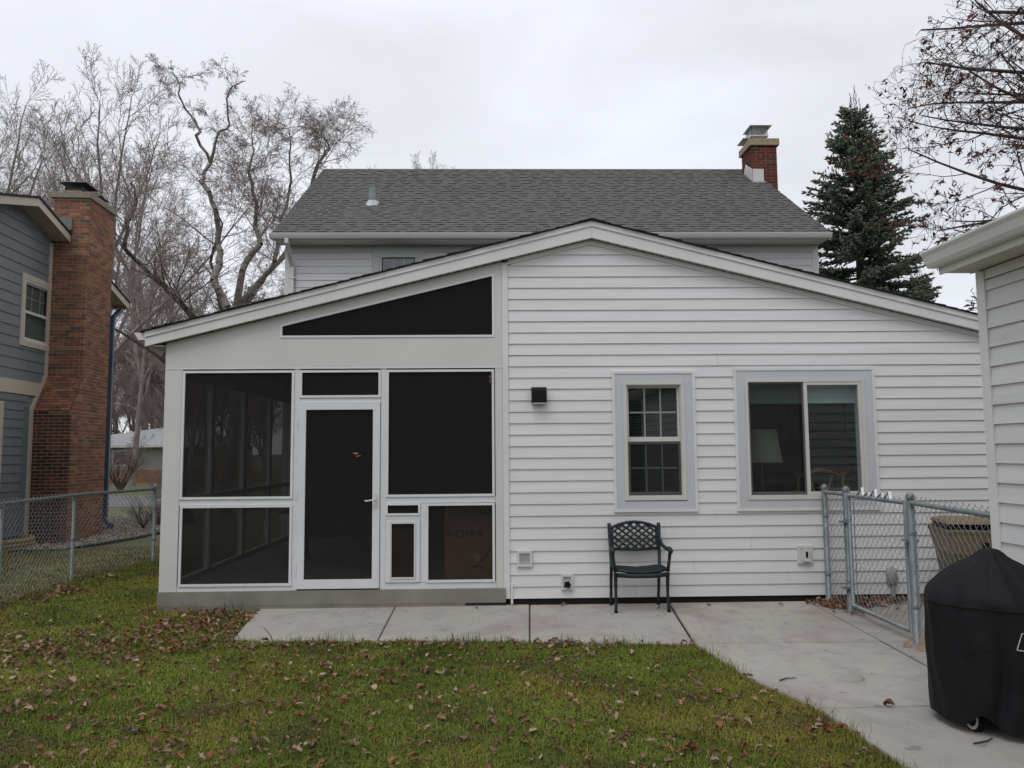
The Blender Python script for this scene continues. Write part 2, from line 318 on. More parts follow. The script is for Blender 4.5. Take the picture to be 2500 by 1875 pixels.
def siding(parent, z0, z1, e, xr, holes, mat, seams=True, out=.0165, tag_=None):
    """Lapped boards in the wall's own frame: x along, -y out. xr(z) gives the run at height z."""
    z = z0; k = 0
    while z < z1 - .004:
        zt = min(z+e, z1)
        cuts = sorted({z, zt} | {h for H in holes for h in H[2:] if z+.003 < h < zt-.003})
        for za, zb in zip(cuts, cuts[1:]):
            fa, fb = (za-z)/e, (zb-z)/e
            ya, yb = -out + (out-.003)*fa, -out + (out-.003)*fb
            la, ra = xr(za); lb, rb = xr(zb)
            if ra - la < .05: continue
            cutsx = []
            for hx0, hx1, hz0, hz1 in holes:
                if hz0 < (za+zb)/2 < hz1: cutsx.append((hx0, hx1))
            cutsx.sort(); runs = []; cl, cll = la, lb
            for hx0, hx1 in cutsx:
                if hx0 > cl: runs.append((cl, hx0, cll, hx0))
                cl = cll = hx1
            if cl < ra: runs.append((cl, ra, cll, max(cll, rb)))
            for (a, b, a2, b2) in runs:
                pieces = [(a, b, a2, b2)]
                if seams and b-a > 2.2 and abs(a-a2) < .01 and abs(b-b2) < .01:
                    s_ = a + (b-a)*(.25+.5*((k*.618) % 1)); pieces = [(a, s_-.001, a2, s_-.001), (s_+.001, b, s_+.001, b2)]
                for p in pieces:
                    mb = MB()
                    vs = [(p[0], ya, za), (p[1], ya, za), (p[3], yb, zb), (p[2], yb, zb), (p[0], .004, za), (p[1], .004, za), (p[3], .004, zb), (p[2], .004, zb)]
                    mb.add(vs, [(0, 1, 2, 3), (4, 7, 6, 5), (0, 4, 5, 1), (3, 2, 6, 7), (0, 3, 7, 4), (1, 5, 6, 2)])
                    mb.build('siding_board', mat, parent)
        z += e; k += 1
def wall_boxes(mb, x0, x1, z0, z1, holes, y0, y1):
    xs = sorted({x0, x1} | {h for H in holes for h in H[:2]}); zs = sorted({z0, z1} | {h for H in holes for h in H[2:]})
    for za, zb in zip(zs, zs[1:]):
        run = None
        for xa, xb in zip(xs, xs[1:]):
            c = ((xa+xb)/2, (za+zb)/2); inside = any(H[0] < c[0] < H[1] and H[2] < c[1] < H[3] for H in holes)
            if inside:
                if run: mb.box(run[0], run[1], y0, y1, za, zb)
                run = None
            else: run = (run[0], xb) if run else (xa, xb)
        if run: mb.box(run[0], run[1], y0, y1, za, zb)
def frame_rect(mb, x0, x1, z0, z1, w, y0, y1, mi=0, wb=None, wt=None):
    wb = w if wb is None else wb; wt = w if wt is None else wt
    mb.box(x0, x0+w, y0, y1, z0, z1, mi); mb.box(x1-w, x1, y0, y1, z0, z1, mi)
    mb.box(x0+w, x1-w, y0, y1, z0, z0+wb, mi); mb.box(x0+w, x1-w, y0, y1, z1-wt, z1, mi)
    return mb

# ================================================================ THE SETTING
PZ = .03
g = MB(); g.add([(-900, -300, -.02), (900, -300, -.02), (900, 1500, -.02), (-900, 1500, -.02)], [(0, 1, 2, 3)])
struct(g.build('ground', FARLAWN))
# own lawn: gently uneven sheet
def lawn_z(x, y): return .012*math.sin(x*1.3+.4)*math.sin(y*1.1) + .006*math.sin(x*3.1+y*2.3)
def sheet(name, x0, x1, y0, y1, st, mat, zf, ok=None):
    nx = int((x1-x0)/st)+1; ny = int((y1-y0)/st)+1; mb = MB()
    mb.v = [(x0+(x1-x0)*i/(nx-1), y0+(y1-y0)*j/(ny-1), zf(x0+(x1-x0)*i/(nx-1), y0+(y1-y0)*j/(ny-1))) for j in range(ny) for i in range(nx)]
    mb.f = [(j*nx+i, j*nx+i+1, (j+1)*nx+i+1, (j+1)*nx+i) for j in range(ny-1) for i in range(nx-1)]; mb.m = [0]*len(mb.f)
    return mb.build(name, mat, smooth=True)
struct(sheet('lawn', -5.62, 3.4, -14, 5.4, .2, LAWN, lawn_z))
struct(sheet('neighbour_lawn', -13, -5.63, -14, 6.2, .25, LAWN, lambda x, y: lawn_z(x, y)-.004))
# concrete patio: slabs with dirt joints
patio = struct(bpy.data.objects.new('patio', None)); col.objects.link(patio)
SLABS = [
    [(-2.56, .0), (-1.09, .0), (-1.055, -1.53), (-2.37, -1.47)],
    [(-1.08, .0), (.375, .0), (.302, -1.61), (-1.045, -1.53)],
    [(.387, .0), (1.905, .0), (1.727, -1.77), (.312, -1.61)],
    [(1.927, .0), (3.448, .0), (3.365, -1.805), (1.747, -1.765)],
    [(1.75, -1.795), (3.365, -1.835), (3.328, -2.6), (3.308, -3.492), (2.085, -3.508), (1.99, -3.16), (1.885, -2.86), (1.80, -2.2)],
    [(2.092, -3.536), (3.308, -3.522), (3.30, -5.60), (2.24, -5.6), (2.17, -4.5), (2.13, -3.9)],
    [(2.24, -5.612), (3.30, -5.612), (3.28, -9), (2.3, -9)],
    [(3.467, .0), (4.9, .0), (4.9, -1.80), (3.384, -1.815)],
    [(3.384, -1.828), (4.9, -1.812), (4.9, -3.30), (3.33, -3.30), (3.347, -2.6)],
    [(4.912, .0), (6.5, .0), (6.5, -3.3), (4.912, -3.3)],
]
def shrink(p, d=.003):
    cx = sum(a for a, _ in p)/len(p); cy_ = sum(b for _, b in p)/len(p)
    return [(a+(cx-a)*d, b+(cy_-b)*d) for a, b in p]
for i, p in enumerate(SLABS):
    mb = MB(); n = len(p); q = shrink(p, .010); dz = [0, .003, -.002, .001, -.003, .002, 0, -.004, -.003, 0][i]
    vs = [(a, b, -.06) for a, b in p] + [(a, b, PZ-.012+dz) for a, b in p] + [(a, b, PZ+dz) for a, b in q]
    fs = [tuple(range(n-1, -1, -1)), tuple(range(2*n, 3*n))] + [(i_+k*n, (i_+1) % n+k*n, (i_+1) % n+(k+1)*n, i_+(k+1)*n) for k in (0, 1) for i_ in range(n)]
    mb.add(vs, fs); mb.build('concrete_slab', CONC, patio)
mb = MB(); mb.box(-2.5, 3.4, -1.45, -.01, -.05, PZ-.012); mb.box(2.03, 6.4, -3.25, -1.40, -.05, PZ-.013); mb.box(2.2, 3.3, -8.9, -3.2, -.05, PZ-.014); mb.box(3.35, 6.4, -3.2, -.01, -.05, PZ-.0125)
mb.build('joint_dirt', JOINT, patio)
# street, driveway and far verge behind the neighbour's bed
mb = MB(); mb.add([(-60, 17.2, -.005), (-3, 17.2, -.005), (-3, 24.5, -.005), (-60, 24.5, -.005)], [(0, 1, 2, 3)]); struct(mb.build('street', STREET))
# gravel bed at the neighbour's wall
bed = [(-12.5, 4.9), (-9.2, 5.35), (-7.75, 5.5), (-7.35, 7.4), (-7.25, 9.6), (-8.3, 13.2), (-12.0, 13.4)]
mb = MB(); mb.add([(a, b, .006) for a, b in bed], [tuple(range(len(bed)))]); struct(mb.build('gravel_bed', GRAVELB))
def in_poly(x, y, P):
    c = False; j = len(P)-1
    for i in range(len(P)):
        if (P[i][1] > y) != (P[j][1] > y) and x < (P[j][0]-P[i][0])*(y-P[i][1])/(P[j][1]-P[i][1])+P[i][0]: c = not c
        j = i
    return c
ico = np.array([(0, 0, 1), (1, 0, 0), (0, 1, 0), (-1, 0, 0), (0, -1, 0), (0, 0, -1)], float)
icof = np.array([(0, 1, 2), (0, 2, 3), (0, 3, 4), (0, 4, 1), (5, 2, 1), (5, 3, 2), (5, 4, 3), (5, 1, 4)])
nr = np.random.default_rng(3)
Vs, Fs = [], []; cnt = 0
while cnt < 5200:
    x, y = rng.uniform(-11.5, -7.2), rng.uniform(4.9, 13.3)
    if not in_poly(x, y, bed): continue
    s_ = rng.uniform(.018, .05); V = ico*np.array([s_, s_*rng.uniform(.6, 1), s_*rng.uniform(.4, .7)])*nr.uniform(.8, 1.2, (6, 1)); a = rng.uniform(0, 6.3)
    V = V @ np.array([[math.cos(a), math.sin(a), 0], [-math.sin(a), math.cos(a), 0], [0, 0, 1]]) + (x, y, .008+s_*.3)
    Vs.append(V); Fs.append(icof+6*cnt); cnt += 1
o = place('river_gravel', np_mesh('river_gravel', np.vstack(Vs), np.vstack(Fs), PEBBLE, True)); tag(o, 'pale river pebbles covering the bed along the grey house', 'gravel', kind='stuff')
# green plastic edging strip in front of the gravel
mb = MB(); pts = [(-12.5, 4.87), (-9.2, 5.31), (-7.72, 5.46), (-7.31, 7.4), (-7.21, 9.6)]
for (a, b), (c, d) in zip(pts, pts[1:]): mb.tube([(a, b, .03), (c, d, .03)], .022, 6)
tag(mb.build('bed_edging', M('dark green edging', (.03, .06, .045), .5)), 'dark green plastic edging strip bordering the pebble bed', 'edging')

# ================================================================ THE WHITE HOUSE
house = thing('house', 'white vinyl sided house with gabled screened porch addition and grey shingle roof', 'house', (1, 2, 0))
HP = Vector((1, 2, 0))
def hpart(mb, name, mat, parent=None, smooth=False):
    o = mb.build(name, mat, parent or house, smooth)
    if parent is None: o.location = -HP
    return o
XP, ZT, ZB, SL = 1.117, 4.291, 4.103, .249
def rtop(x): return ZT - .2515*abs(x-XP)
def rbot(x): return ZB - .2453*abs(x-XP)
XL, XRR = -3.835, 6.0
SWIN = (1.328, 2.264, 1.023, 2.594)       # outer casing of the sash window
BWIN = (2.702, 4.312, 1.022, 2.622)       # outer casing of the slider
# --- main front wall (siding part) : X .10 .. 5.75
holes = [(1.45, 2.14, 1.155, 2.478), (2.83, 4.15, 1.188, 2.495)]
mb = MB(); wall_boxes(mb, .13, 5.74, .10, 2.64, holes, .006, .14)
gz = lambda x: rbot(x)-.002
mb.prism([(.13, 2.641), (5.74, 2.641), (5.74, gz(5.74)), (XP, gz(XP)), (.13, gz(.13))], .006, .14)
fwall = hpart(mb, 'front_wall', VINYL)
def xr_front(z):
    d = (ZB-.004-z)/.2453
    return (max(.17, XP-d), min(5.68, XP+d))
siding(fwall, .098, ZB-.02, .1279, xr_front, [SWIN, BWIN], VINYL)
mb = MB(); mb.box(.10, .168, -.024, .15, .10, gz(.14)-.02); hpart(mb, 'corner_trim', TRIM)
mb = MB(); mb.box(5.68, 5.76, -.024, .15, .10, gz(5.76)-.01); hpart(mb, 'corner_trim', TRIM)
mb = MB(); mb.box(.14, 5.7, .012, .13, -.05, .0995); hpart(mb, 'foundation', DARKGAP)
mb = MB(); mb.box(.175, .2, -.024, -.002, .04, .26); hpart(mb, 'loose_trim_strip', TRIM)
# side wall of the room block facing the porch and rear sides
mb = MB(); mb.box(.10, .13, .151, 5.34, .1, 3.9); mb.box(5.742, 5.78, .151, 5.34, .1, 3.0); hpart(mb, 'side_wall', INWALL)
# --- fascia on the gable
mb = MB()
mb.prism([(XL, rbot(XL)), (XP-.001, rbot(XP)), (XP-.001, rtop(XP)), (XL, rtop(XL))], -.12, -.095)
hpart(mb, 'barge_board', FASCIA)
mb = MB()
mb.prism([(XP+.001, rbot(XP)), (XRR, rbot(XRR)), (XRR, rtop(XRR)), (XP+.001, rtop(XP))], -.12, -.095)
hpart(mb, 'barge_board', FASCIA)
for s, xe in ((-1, XL), (1, XRR)):
    mb = MB(); x0, x1 = (xe, XP) if s < 0 else (XP, xe)
    mb.prism([(x0, rtop(x0)-.058), (x1, rtop(x1)-.058), (x1, rtop(x1)+.004), (x0, rtop(x0)+.004)], -.134, -.122)
    hpart(mb, 'drip_edge', FASCIA)
# --- trim strip under the rake, over the siding
for x0, x1 in ((.17, XP-.001), (XP+.001, 5.67)):
    mb = MB(); mb.prism([(x0, rbot(x0)-.052), (x1, rbot(x1)-.052), (x1, rbot(x1)-.001), (x0, rbot(x0)-.001)], -.028, -.004); hpart(mb, 'rake_trim', VINYL)
# --- soffit panels with vent gaps
for s in (-1, 1):
    n = 48; span = 4.86 if s < 0 else 4.84
    for k in range(n):
        a = XP + s*(.004+span*k/n); b = XP + s*(span*(k+1)/n - .010); lo, hi = min(a, b), max(a, b)
        mb = MB(); mb.prism([(lo, rbot(lo)+.006), (hi, rbot(hi)+.006), (hi, rbot(hi)+.016), (lo, rbot(lo)+.016)], -.093, -.030)
        hpart(mb, 'soffit_panel', SOFFIT)
    mb = MB(); x0, x1 = (XL, XP) if s < 0 else (XP, XRR)
    mb.prism([(x0, rbot(x0)+.018), (x1, rbot(x1)+.018), (x1, rbot(x1)+.026), (x0, rbot(x0)+.026)], -.094, .02); hpart(mb, 'soffit_backing', DARKGAP)
# eave soffits along the two sides and gutters
mb = MB(); mb.box(XL+.003, -3.644, -.093, 5.3, rbot(XL)+.004, rbot(XL)+.015); hpart(mb, 'eave_soffit', SOFFIT)
mb = MB(); mb.box(XL+.001, XL+.02, -.094, 5.3, rbot(XL)+.002, rtop(XL)-.01); hpart(mb, 'eave_fascia', FASCIA)
mb = MB(); zg = rtop(XL)
mb.prism([(XL-.003, zg-.085), (XL-.075, zg-.085), (XL-.105, zg-.035), (XL-.125, zg-.005), (XL-.118, zg-.002), (XL-.095, zg-.03), (XL-.07, zg-.075), (XL-.003, zg-.075)], -.10, 5.25)
mb.prism([(XL-.003, zg-.085), (XL-.075, zg-.085), (XL-.105, zg-.035), (XL-.125, zg-.005), (XL-.003, zg-.005)], -.115, -.102); hpart(mb, 'gutter', FASCIA)
mb = MB(); zg = rtop(XRR); mb.box(XRR+.003, XRR+.11, -.10, 5.25, zg-.09, zg-.004); hpart(mb, 'gutter', FASCIA)
# --- addition roof: deck, then shingle courses that step along the rake
mb = MB()
mb.prism([(XL-.03, rtop(XL)+.0+.002), (XP, rtop(XP)+.004), (XRR+.03, rtop(XRR)+.002), (XRR+.03, rtop(XRR)-.02), (XP, rtop(XP)-.03), (XL-.03, rtop(XL)-.02)], -.092, 5.34)
groof = hpart(mb, 'gable_roof', ROOFSHEET)
mb = MB()
for s in (-1, 1):
    xe = XL-.05 if s < 0 else XRR+.05; k = 0; L_ = abs(xe-XP)
    while k*.135 < L_:
        a = xe - s*k*.135; b = a - s*.26
        if (b-XP)*s < 0: b = XP
        f = lambda x: ZT + .006 - .2515*abs(x-XP)
        j = rng.choice((0, 0, .006, .012))
        q = [(a, f(a)+.018+j*.4), (b, f(b)+.004), (b, f(b)), (a, f(a)+.004)]
        mb.prism(q, -.155-j, 5.33); k += 1
mb.prism([(XP-.16, rtop(XP)-.016), (XP, rtop(XP)+.03), (XP+.16, rtop(XP)-.016), (XP, rtop(XP)+.012)], -.165, 5.33)
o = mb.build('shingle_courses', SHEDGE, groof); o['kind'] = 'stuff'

# --- porch front: posts, beam, gable panel, rails
SLB = .215
mb = MB(); mb.box(-3.648, .12, -.045, 5.33, .065, SLB); hpart(mb, 'porch_slab', CONC2)
mb = MB(); mb.box(-3.644, -.32, -.052, .3, -.05, .062); hpart(mb, 'footing', M('brown footing', (.22, .185, .16), .95, .15, 3, bump=.5, bscale=60))
mb = MB(); mb.box(-.318, .12, -.04, .3, -.05, .062); hpart(mb, 'footing', M('tar footing', (.02, .02, .022), .9, .3, 12, bump=.6, bscale=40))
mb = MB(); mb.box(-3.642, -3.452, -.022, .10, SLB+.001, 2.645); hpart(mb, 'porch_post', PORCH)
mb = MB(); mb.box(.004+.012, .098, -.022, .10, SLB+.001, 2.645); hpart(mb, 'porch_post', PORCH)
# gable panel around the sloped screen
tx0, tx1, tz0 = -2.385, .012, 2.99
ttop = lambda x: 3.140 + (x+2.377)*.2395
mb = MB(); yA, yB = -.0215, .10
mb.prism([(tx0, 2.648), (.098, 2.648), (.098, tz0), (tx0, tz0)], yA, yB)
mb.prism([(-3.642, 2.648), (tx0, 2.648), (tx0, gz(tx0)), (-3.642, gz(-3.642))], yA, yB)
mb.prism([(tx1, tz0), (.098, tz0), (.098, gz(.098)), (tx1, gz(tx1))], yA, yB)
mb.prism([(tx0, ttop(tx0)), (tx1, ttop(tx1)), (tx1, gz(tx1)), (tx0, gz(tx0))], yA, yB)
hpart(mb, 'gable_panel', PORCH)
mb = MB(); mb.box(-3.645, .10, -.026, -.0225, 2.640, 2.650); hpart(mb, 'panel_joint', TRIM)
# mullions and rails
for (a, b, c, d) in ((-2.216, -2.158, SLB+.001, 2.645), (-1.256, -1.196, SLB+.001, 2.645), (-.815, -.752, .288, 1.143), (-3.45, -2.218, 1.142, 1.206), (-1.194, .014, 1.146, 1.214), (-3.45, -2.218, SLB+.001, .268), (-1.194, .014, SLB+.001, .284), (-2.156, -1.258, 2.264, 2.314), (-1.194, -.817, .975, 1.012)):
    mb = MB(); mb.box(a, b, -.016, .07, c, d); hpart(mb, 'porch_rail', PORCHFR)
def screen(x0, x1, z0, z1, w=.026, name='screen_panel', poly=None):
    mb = MB()
    if poly:
        cx = sum(p[0] for p in poly)/4; cz = sum(p[1] for p in poly)/4; n = 4
        inner = [(x0+w, z0+w), (x1-w, z0+w), (x1-w, poly[2][1]-w*1.05), (x0+w, poly[3][1]-w*.8)]
        for i in range(4):
            j = (i+1) % 4; mb.prism([poly[i], poly[j], inner[j], inner[i]], -.030, -.004)
        fr = hpart(mb, name, PORCHFR); m2 = MB(); m2.prism(inner, -.010, -.0095)
    else:
        frame_rect(mb, x0, x1, z0, z1, w, -.030, -.004); fr = hpart(mb, name, PORCHFR); m2 = MB(); m2.box(x0+w-.002, x1-w+.002, -.012, -.0112, z0+w-.002, z1-w+.002)
    m2.build('insect_screen', SCREEN, fr); return fr
screen(-3.446, -2.217, 1.206, 2.624); screen(-3.436, -2.217, .268, 1.140); screen(-2.157, -1.257, 2.316, 2.624)
screen(-1.195, .006, 1.214, 2.624); screen(-1.195, -.816, 1.013, 1.145, .022); screen(-.753, .004, .284, 1.141)
screen(tx0, tx1, tz0, 0, .024, poly=[(tx0, tz0), (tx1, tz0), (tx1, ttop(tx1)), (tx0, ttop(tx0))])
# screen door
mb = MB(); frame_rect(mb, -2.158, -1.262, .232, 2.262, .078, -.034, .0, wb=.098, wt=.08); door = hpart(mb, 'screen_door', PORCHFR)
mb = MB(); mb.box(-2.082, -1.338, -.018, -.017, .328, 2.184); mb.build('insect_screen', SCREEN, door)
mb = MB(); mb.box(-1.322, -1.288, -.046, -.0345, 1.105, 1.255); mb.tube([(-1.305, -.046, 1.19), (-1.305, -.08, 1.19), (-1.33, -.088, 1.188), (-1.40, -.088, 1.175), (-1.415, -.086, 1.185)], .008, 6); mb.build('handle', WHITEP, door)
mb = MB(); mb.box(-2.155, -1.264, -.030, .0, .217, .230); mb.build('threshold', BLACKM, door)
for z in (.45, 1.25, 2.05):
    mb = MB(); mb.box(-2.172, -2.159, -.040, -.0165, z-.04, z+.04); mb.build('hinge', PORCHFR, door)
# pet door
mb = MB(); frame_rect(mb, -1.192, -.818, .29, .972, .045, -.032, -.002, wb=.034, wt=.03); pet = hpart(mb, 'pet_door', PORCHFR)
mb = MB(); frame_rect(mb, -1.146, -.864, .325, .941, .018, -.040, -.004); mb.build('flap_frame', WHITEP, pet)
mb = MB(); mb.box(-1.127, -.883, -.014, -.008, .344, .922); mb.build('flap', M('smoky flap', (.018, .015, .013), .3), pet)
# --- porch interior
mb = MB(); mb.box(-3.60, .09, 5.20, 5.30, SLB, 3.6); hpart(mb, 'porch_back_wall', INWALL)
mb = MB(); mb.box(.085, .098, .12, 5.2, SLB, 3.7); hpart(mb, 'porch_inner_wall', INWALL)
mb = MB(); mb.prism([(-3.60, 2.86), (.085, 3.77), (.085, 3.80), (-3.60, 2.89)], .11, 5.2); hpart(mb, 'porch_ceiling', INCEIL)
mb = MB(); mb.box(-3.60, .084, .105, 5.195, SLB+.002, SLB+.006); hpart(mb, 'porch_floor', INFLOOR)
for y in (1.28, 2.56, 3.84, 5.12):
    mb = MB(); mb.box(-3.64, -3.56, y-.05, y+.05, SLB+.001, 2.65); hpart(mb, 'porch_post', PORCH)
mb = MB(); mb.box(-3.64, -3.56, .11, 5.17, 2.651, 2.86); hpart(mb, 'side_beam', PORCH)
for y0, y1 in ((.11, 1.225), (1.335, 2.505), (2.615, 3.785), (3.895, 5.065)):
    mb = MB(); mb.box(-3.63, -3.57, y0, y1, 1.14, 1.21); mb.box(-3.63, -3.57, y0, y1, SLB+.001, .29); mb.box(-3.63, -3.57, y0, y1, 2.58, 2.65); hpart(mb, 'side_rail', PORCHFR)
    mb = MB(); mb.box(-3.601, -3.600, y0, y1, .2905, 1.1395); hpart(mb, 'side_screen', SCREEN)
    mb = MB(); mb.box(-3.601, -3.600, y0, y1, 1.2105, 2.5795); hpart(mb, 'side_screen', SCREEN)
# --- windows of the front wall
def casing(win, name, ins):
    x0, x1, z0, z1 = win
    mb = MB(); frame_rect(mb, x0, x1, z0, z1, .030, -.034, .0)           # J-channel
    frame_rect(mb, x0+.0305, x1-.0305, z0+.0305, z1-.0305, ins, -.026, .0, 1)
    return hpart(mb, name, [TRIM, CASING])
sw = casing(SWIN, 'sash_window', .088)
x0, x1, z0, z1 = 1.447, 2.143, 1.152, 2.480
mb = MB(); frame_rect(mb, x0, x1, z0, z1, .040, -.034, .10); frame_rect(mb, x0+.0405, x1-.0405, z0+.0405, z1-.0405, .010, -.018, .09); mb.build('window_frame', SASH, sw)
zm = 1.835
mb = MB(); frame_rect(mb, x0+.051, x1-.051, zm-.03, z1-.051, .022, .028, .06, wb=.05); mb.build('sash', SASH, sw)
mb = MB(); frame_rect(mb, x0+.051, x1-.051, z0+.051, zm-.031, .026, -.006, .026, wt=.03, wb=.04); mb.build('sash', M('lower sash grey', (.30, .29, .27), .5), sw)
for (za, zb, yg) in ((zm+.02, z1-.073, .045), (z0+.091, zm-.061, .01)):
    xa, xb = x0+.077, x1-.077
    cw = (xb-xa)/3; ch = (zb-za)/2
    for i in range(3):
        for j in range(2):
            mb = MB(); mb.box(xa+i*cw-.004, xa+(i+1)*cw+.004 if i == 2 else xa+(i+1)*cw, yg, yg+.003, za+j*ch, za+(j+1)*ch); mb.build('pane', GLASS, sw)
    for i in (1, 2):
        mb = MB(); mb.box(xa+i*cw-.009, xa+i*cw+.009, yg+.006, yg+.014, za, zb); mb.build('muntin', SASH, sw)
    for i in range(3):
        mb = MB(); mb.box(xa+i*cw+.0095, xa+(i+1)*cw-.0095, yg+.006, yg+.014, za+ch-.009, za+ch+.009); mb.build('muntin', SASH, sw)
mb = MB(); mb.box(x0+.055, x1-.055, -.0095, -.0085, z0+.055, zm-.033); mb.build('insect_screen', WSCREEN, sw)
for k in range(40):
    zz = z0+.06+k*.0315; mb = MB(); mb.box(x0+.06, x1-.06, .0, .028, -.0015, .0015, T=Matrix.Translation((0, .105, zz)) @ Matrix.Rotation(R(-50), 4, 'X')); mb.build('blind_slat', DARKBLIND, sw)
bw = casing(BWIN, 'slider_window', .094)
x0, x1, z0, z1 = 2.827, 4.187, 1.147, 2.497
xm = 3.50
mb = MB(); frame_rect(mb, x0, x1, z0, z1, .036, -.036, .10, wb=.05); mb.build('window_frame', SASH, bw)
mb = MB(); frame_rect(mb, x0+.037, xm+.0, z0+.051, z1-.037, .022, -.014, .006); mb.build('screen_frame', DARKSASH, bw)
mb = MB(); mb.box(x0+.058, xm-.021, -.005, -.004, z0+.072, z1-.058); mb.build('insect_screen', WSCREEN, bw)
mb = MB(); frame_rect(mb, xm+.001, x1-.037, z0+.051, z1-.037, .034, -.030, .012); mb.box(xm-.004, xm+.0, -.03, .012, z0+.051, z1-.037); mb.build('sash', SASH, bw)
mb = MB(); frame_rect(mb, x0+.038, xm+.03, z0+.052, z1-.038, .03, .016, .05); mb.build('sash', SASH, bw)
mb = MB(); mb.box(xm+.034, x1-.070, -.008, -.004, z0+.084, z1-.070); mb.build('pane', GLASS, bw)
mb = MB(); mb.box(x0+.066, xm+.001, .03, .034, z0+.081, z1-.067); mb.build('pane', GLASS, bw)
# room behind the slider and the closed dark space behind the sash window
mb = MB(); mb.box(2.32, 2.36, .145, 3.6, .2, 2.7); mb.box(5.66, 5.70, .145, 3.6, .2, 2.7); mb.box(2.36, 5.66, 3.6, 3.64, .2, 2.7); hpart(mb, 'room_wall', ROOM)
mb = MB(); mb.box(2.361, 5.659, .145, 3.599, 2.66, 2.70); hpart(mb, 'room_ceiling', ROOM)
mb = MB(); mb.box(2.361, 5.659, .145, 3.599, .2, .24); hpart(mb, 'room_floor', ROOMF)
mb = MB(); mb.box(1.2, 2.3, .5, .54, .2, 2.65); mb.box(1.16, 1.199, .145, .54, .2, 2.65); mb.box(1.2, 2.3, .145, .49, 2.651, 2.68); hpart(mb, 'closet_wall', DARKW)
for k in range(5):
    mb = MB(); zz = 2.44-k*.042; mb.prism([(.115, zz), (.135, zz-.005), (.14, zz-.042), (.118, zz-.045)], 2.87, 4.15, axis='x'); mb.build('shade_fold', BLIND, bw)
# --- main two storey block behind
WY = 5.35
mb = MB(); uph = [(-2.08, -1.39, 4.2, 5.33)]
wall_boxes(mb, -3.80, 6.04, 3.0, 5.56, uph, WY+.006, WY+.15); mb.box(-3.80, 6.04, WY+.006, WY+.15, -.05, 2.999); upw = hpart(mb, 'upper_wall', VINYL)
for o_, a in ((-3.80, 0), (5.88, 0)):
    mb = MB(); mb.box(o_, o_+.16, WY+.151, 12.6, 0, 5.5); mb.prism([(WY+.151, 5.5), (12.6, 5.5), (9.0, 8.15)], o_, o_+.16, axis='x'); hpart(mb, 'gable_end_wall', VINYL)
mb = MB(); mb.box(-3.8, 6.04, 12.6, 12.75, 0, 5.5); hpart(mb, 'rear_wall', VINYL)
# boards sit in front of the wall: use a frame part at the wall plane
upf = MB(); upf.box(-3.80, 6.04, WY+.0045, WY+.0055, 3.2, 3.21); upframe = upf.build('siding_base', VINYL, house); upframe.location = Vector((0, WY, 0)) - HP
upframe.data.transform(Matrix.Translation((0, -WY, 0)))
siding(upframe, 3.285, 5.36, .1306, lambda z: (-3.60, 5.94), [(-2.21, -1.255, 4.1, 5.37)], VINYL, out=.0165)
mb = MB(); mb.box(-3.80, -3.69, WY-.02, WY+.02, 3.2, 5.40); hpart(mb, 'corner_trim', TRIM)
mb = MB(); mb.box(5.94, 6.05, WY-.02, WY+.02, 3.2, 5.40); hpart(mb, 'corner_trim', TRIM)
mb = MB(); mb.box(-3.80, 6.05, WY-.019, WY+.01, 5.362, 5.56); hpart(mb, 'frieze_board', CASING)
mb = MB(); mb.box(-2.205, -2.082, WY-.021, WY+.02, 4.1, 5.3615); mb.box(-1.386, -1.26, WY-.021, WY+.02, 4.1, 5.3615); mb.box(-2.0815, -1.3865, WY-.0205, WY+.02, 5.31, 5.3615)
uw = hpart(mb, 'upper_window', CASING)
mb = MB(); frame_rect(mb, -2.075, -1.39, 4.25, 5.309, .035, WY-.026, WY+.09); mb.build('window_frame', SASH, uw)
mb = MB(); frame_rect(mb, -2.039, -1.426, 4.29, 5.273, .02, WY-.01, WY+.02); mb.build('screen_frame', DARKSASH, uw)
mb = MB(); mb.box(-2.02, -1.445, WY+.004, WY+.008, 4.3, 5.255); mb.build('pane', GLASS, uw)
for i in (1, 2):
    mb = MB(); xx = -2.02+i*.575/3; mb.box(xx-.008, xx+.008, WY+.012, WY+.02, 4.3, 5.255); mb.build('muntin', GREYP, uw)
mb = MB(); mb.box(-2.2, -1.2, WY+.6, WY+.62, 4.0, 5.5); hpart(mb, 'dim_room_backing', M('dim room', (.05, .055, .055), .9))  # dark sheet: its colour stands for the dimness of the room behind the pane
# eave: soffit, fascia, gutter, downspout
EY = 4.95
mb = MB(); mb.box(-3.90, 6.09, EY, WY-.02, 5.497, 5.507); hpart(mb, 'eave_soffit', TRIM)
mb = MB(); mb.box(-3.92, 6.11, EY-.012, EY-.001, 5.485, 5.60); hpart(mb, 'eave_fascia', FASCIA)
mb = MB(); prof = [(EY-.013, 5.500), (EY-.085, 5.500), (EY-.105, 5.53), (EY-.125, 5.575), (EY-.128, 5.590), (EY-.120, 5.590), (EY-.098, 5.533), (EY-.08, 5.51), (EY-.013, 5.51)]
mb.prism(prof, -3.95, 6.11, axis='x'); mb.prism([(EY-.013, 5.5), (EY-.085, 5.5), (EY-.105, 5.53), (EY-.128, 5.59), (EY-.013, 5.59)], -3.956, -3.951, axis='x'); hpart(mb, 'gutter', FASCIA)
mb = MB()
mb.tube([(-3.655, EY-.06, 5.51), (-3.655, EY-.06, 5.44), (-3.655, EY+.05, 5.36), (-3.655, WY-.12, 5.16), (-3.655, WY-.058, 5.08), (-3.655, WY-.058, 3.1)], .047, 4); hpart(mb, 'downspout', FASCIA)
mb = MB(); mb.box(-3.70, -3.60, WY-.10, WY-.015, 4.87, 4.895); hpart(mb, 'downspout_strap', TRIM)
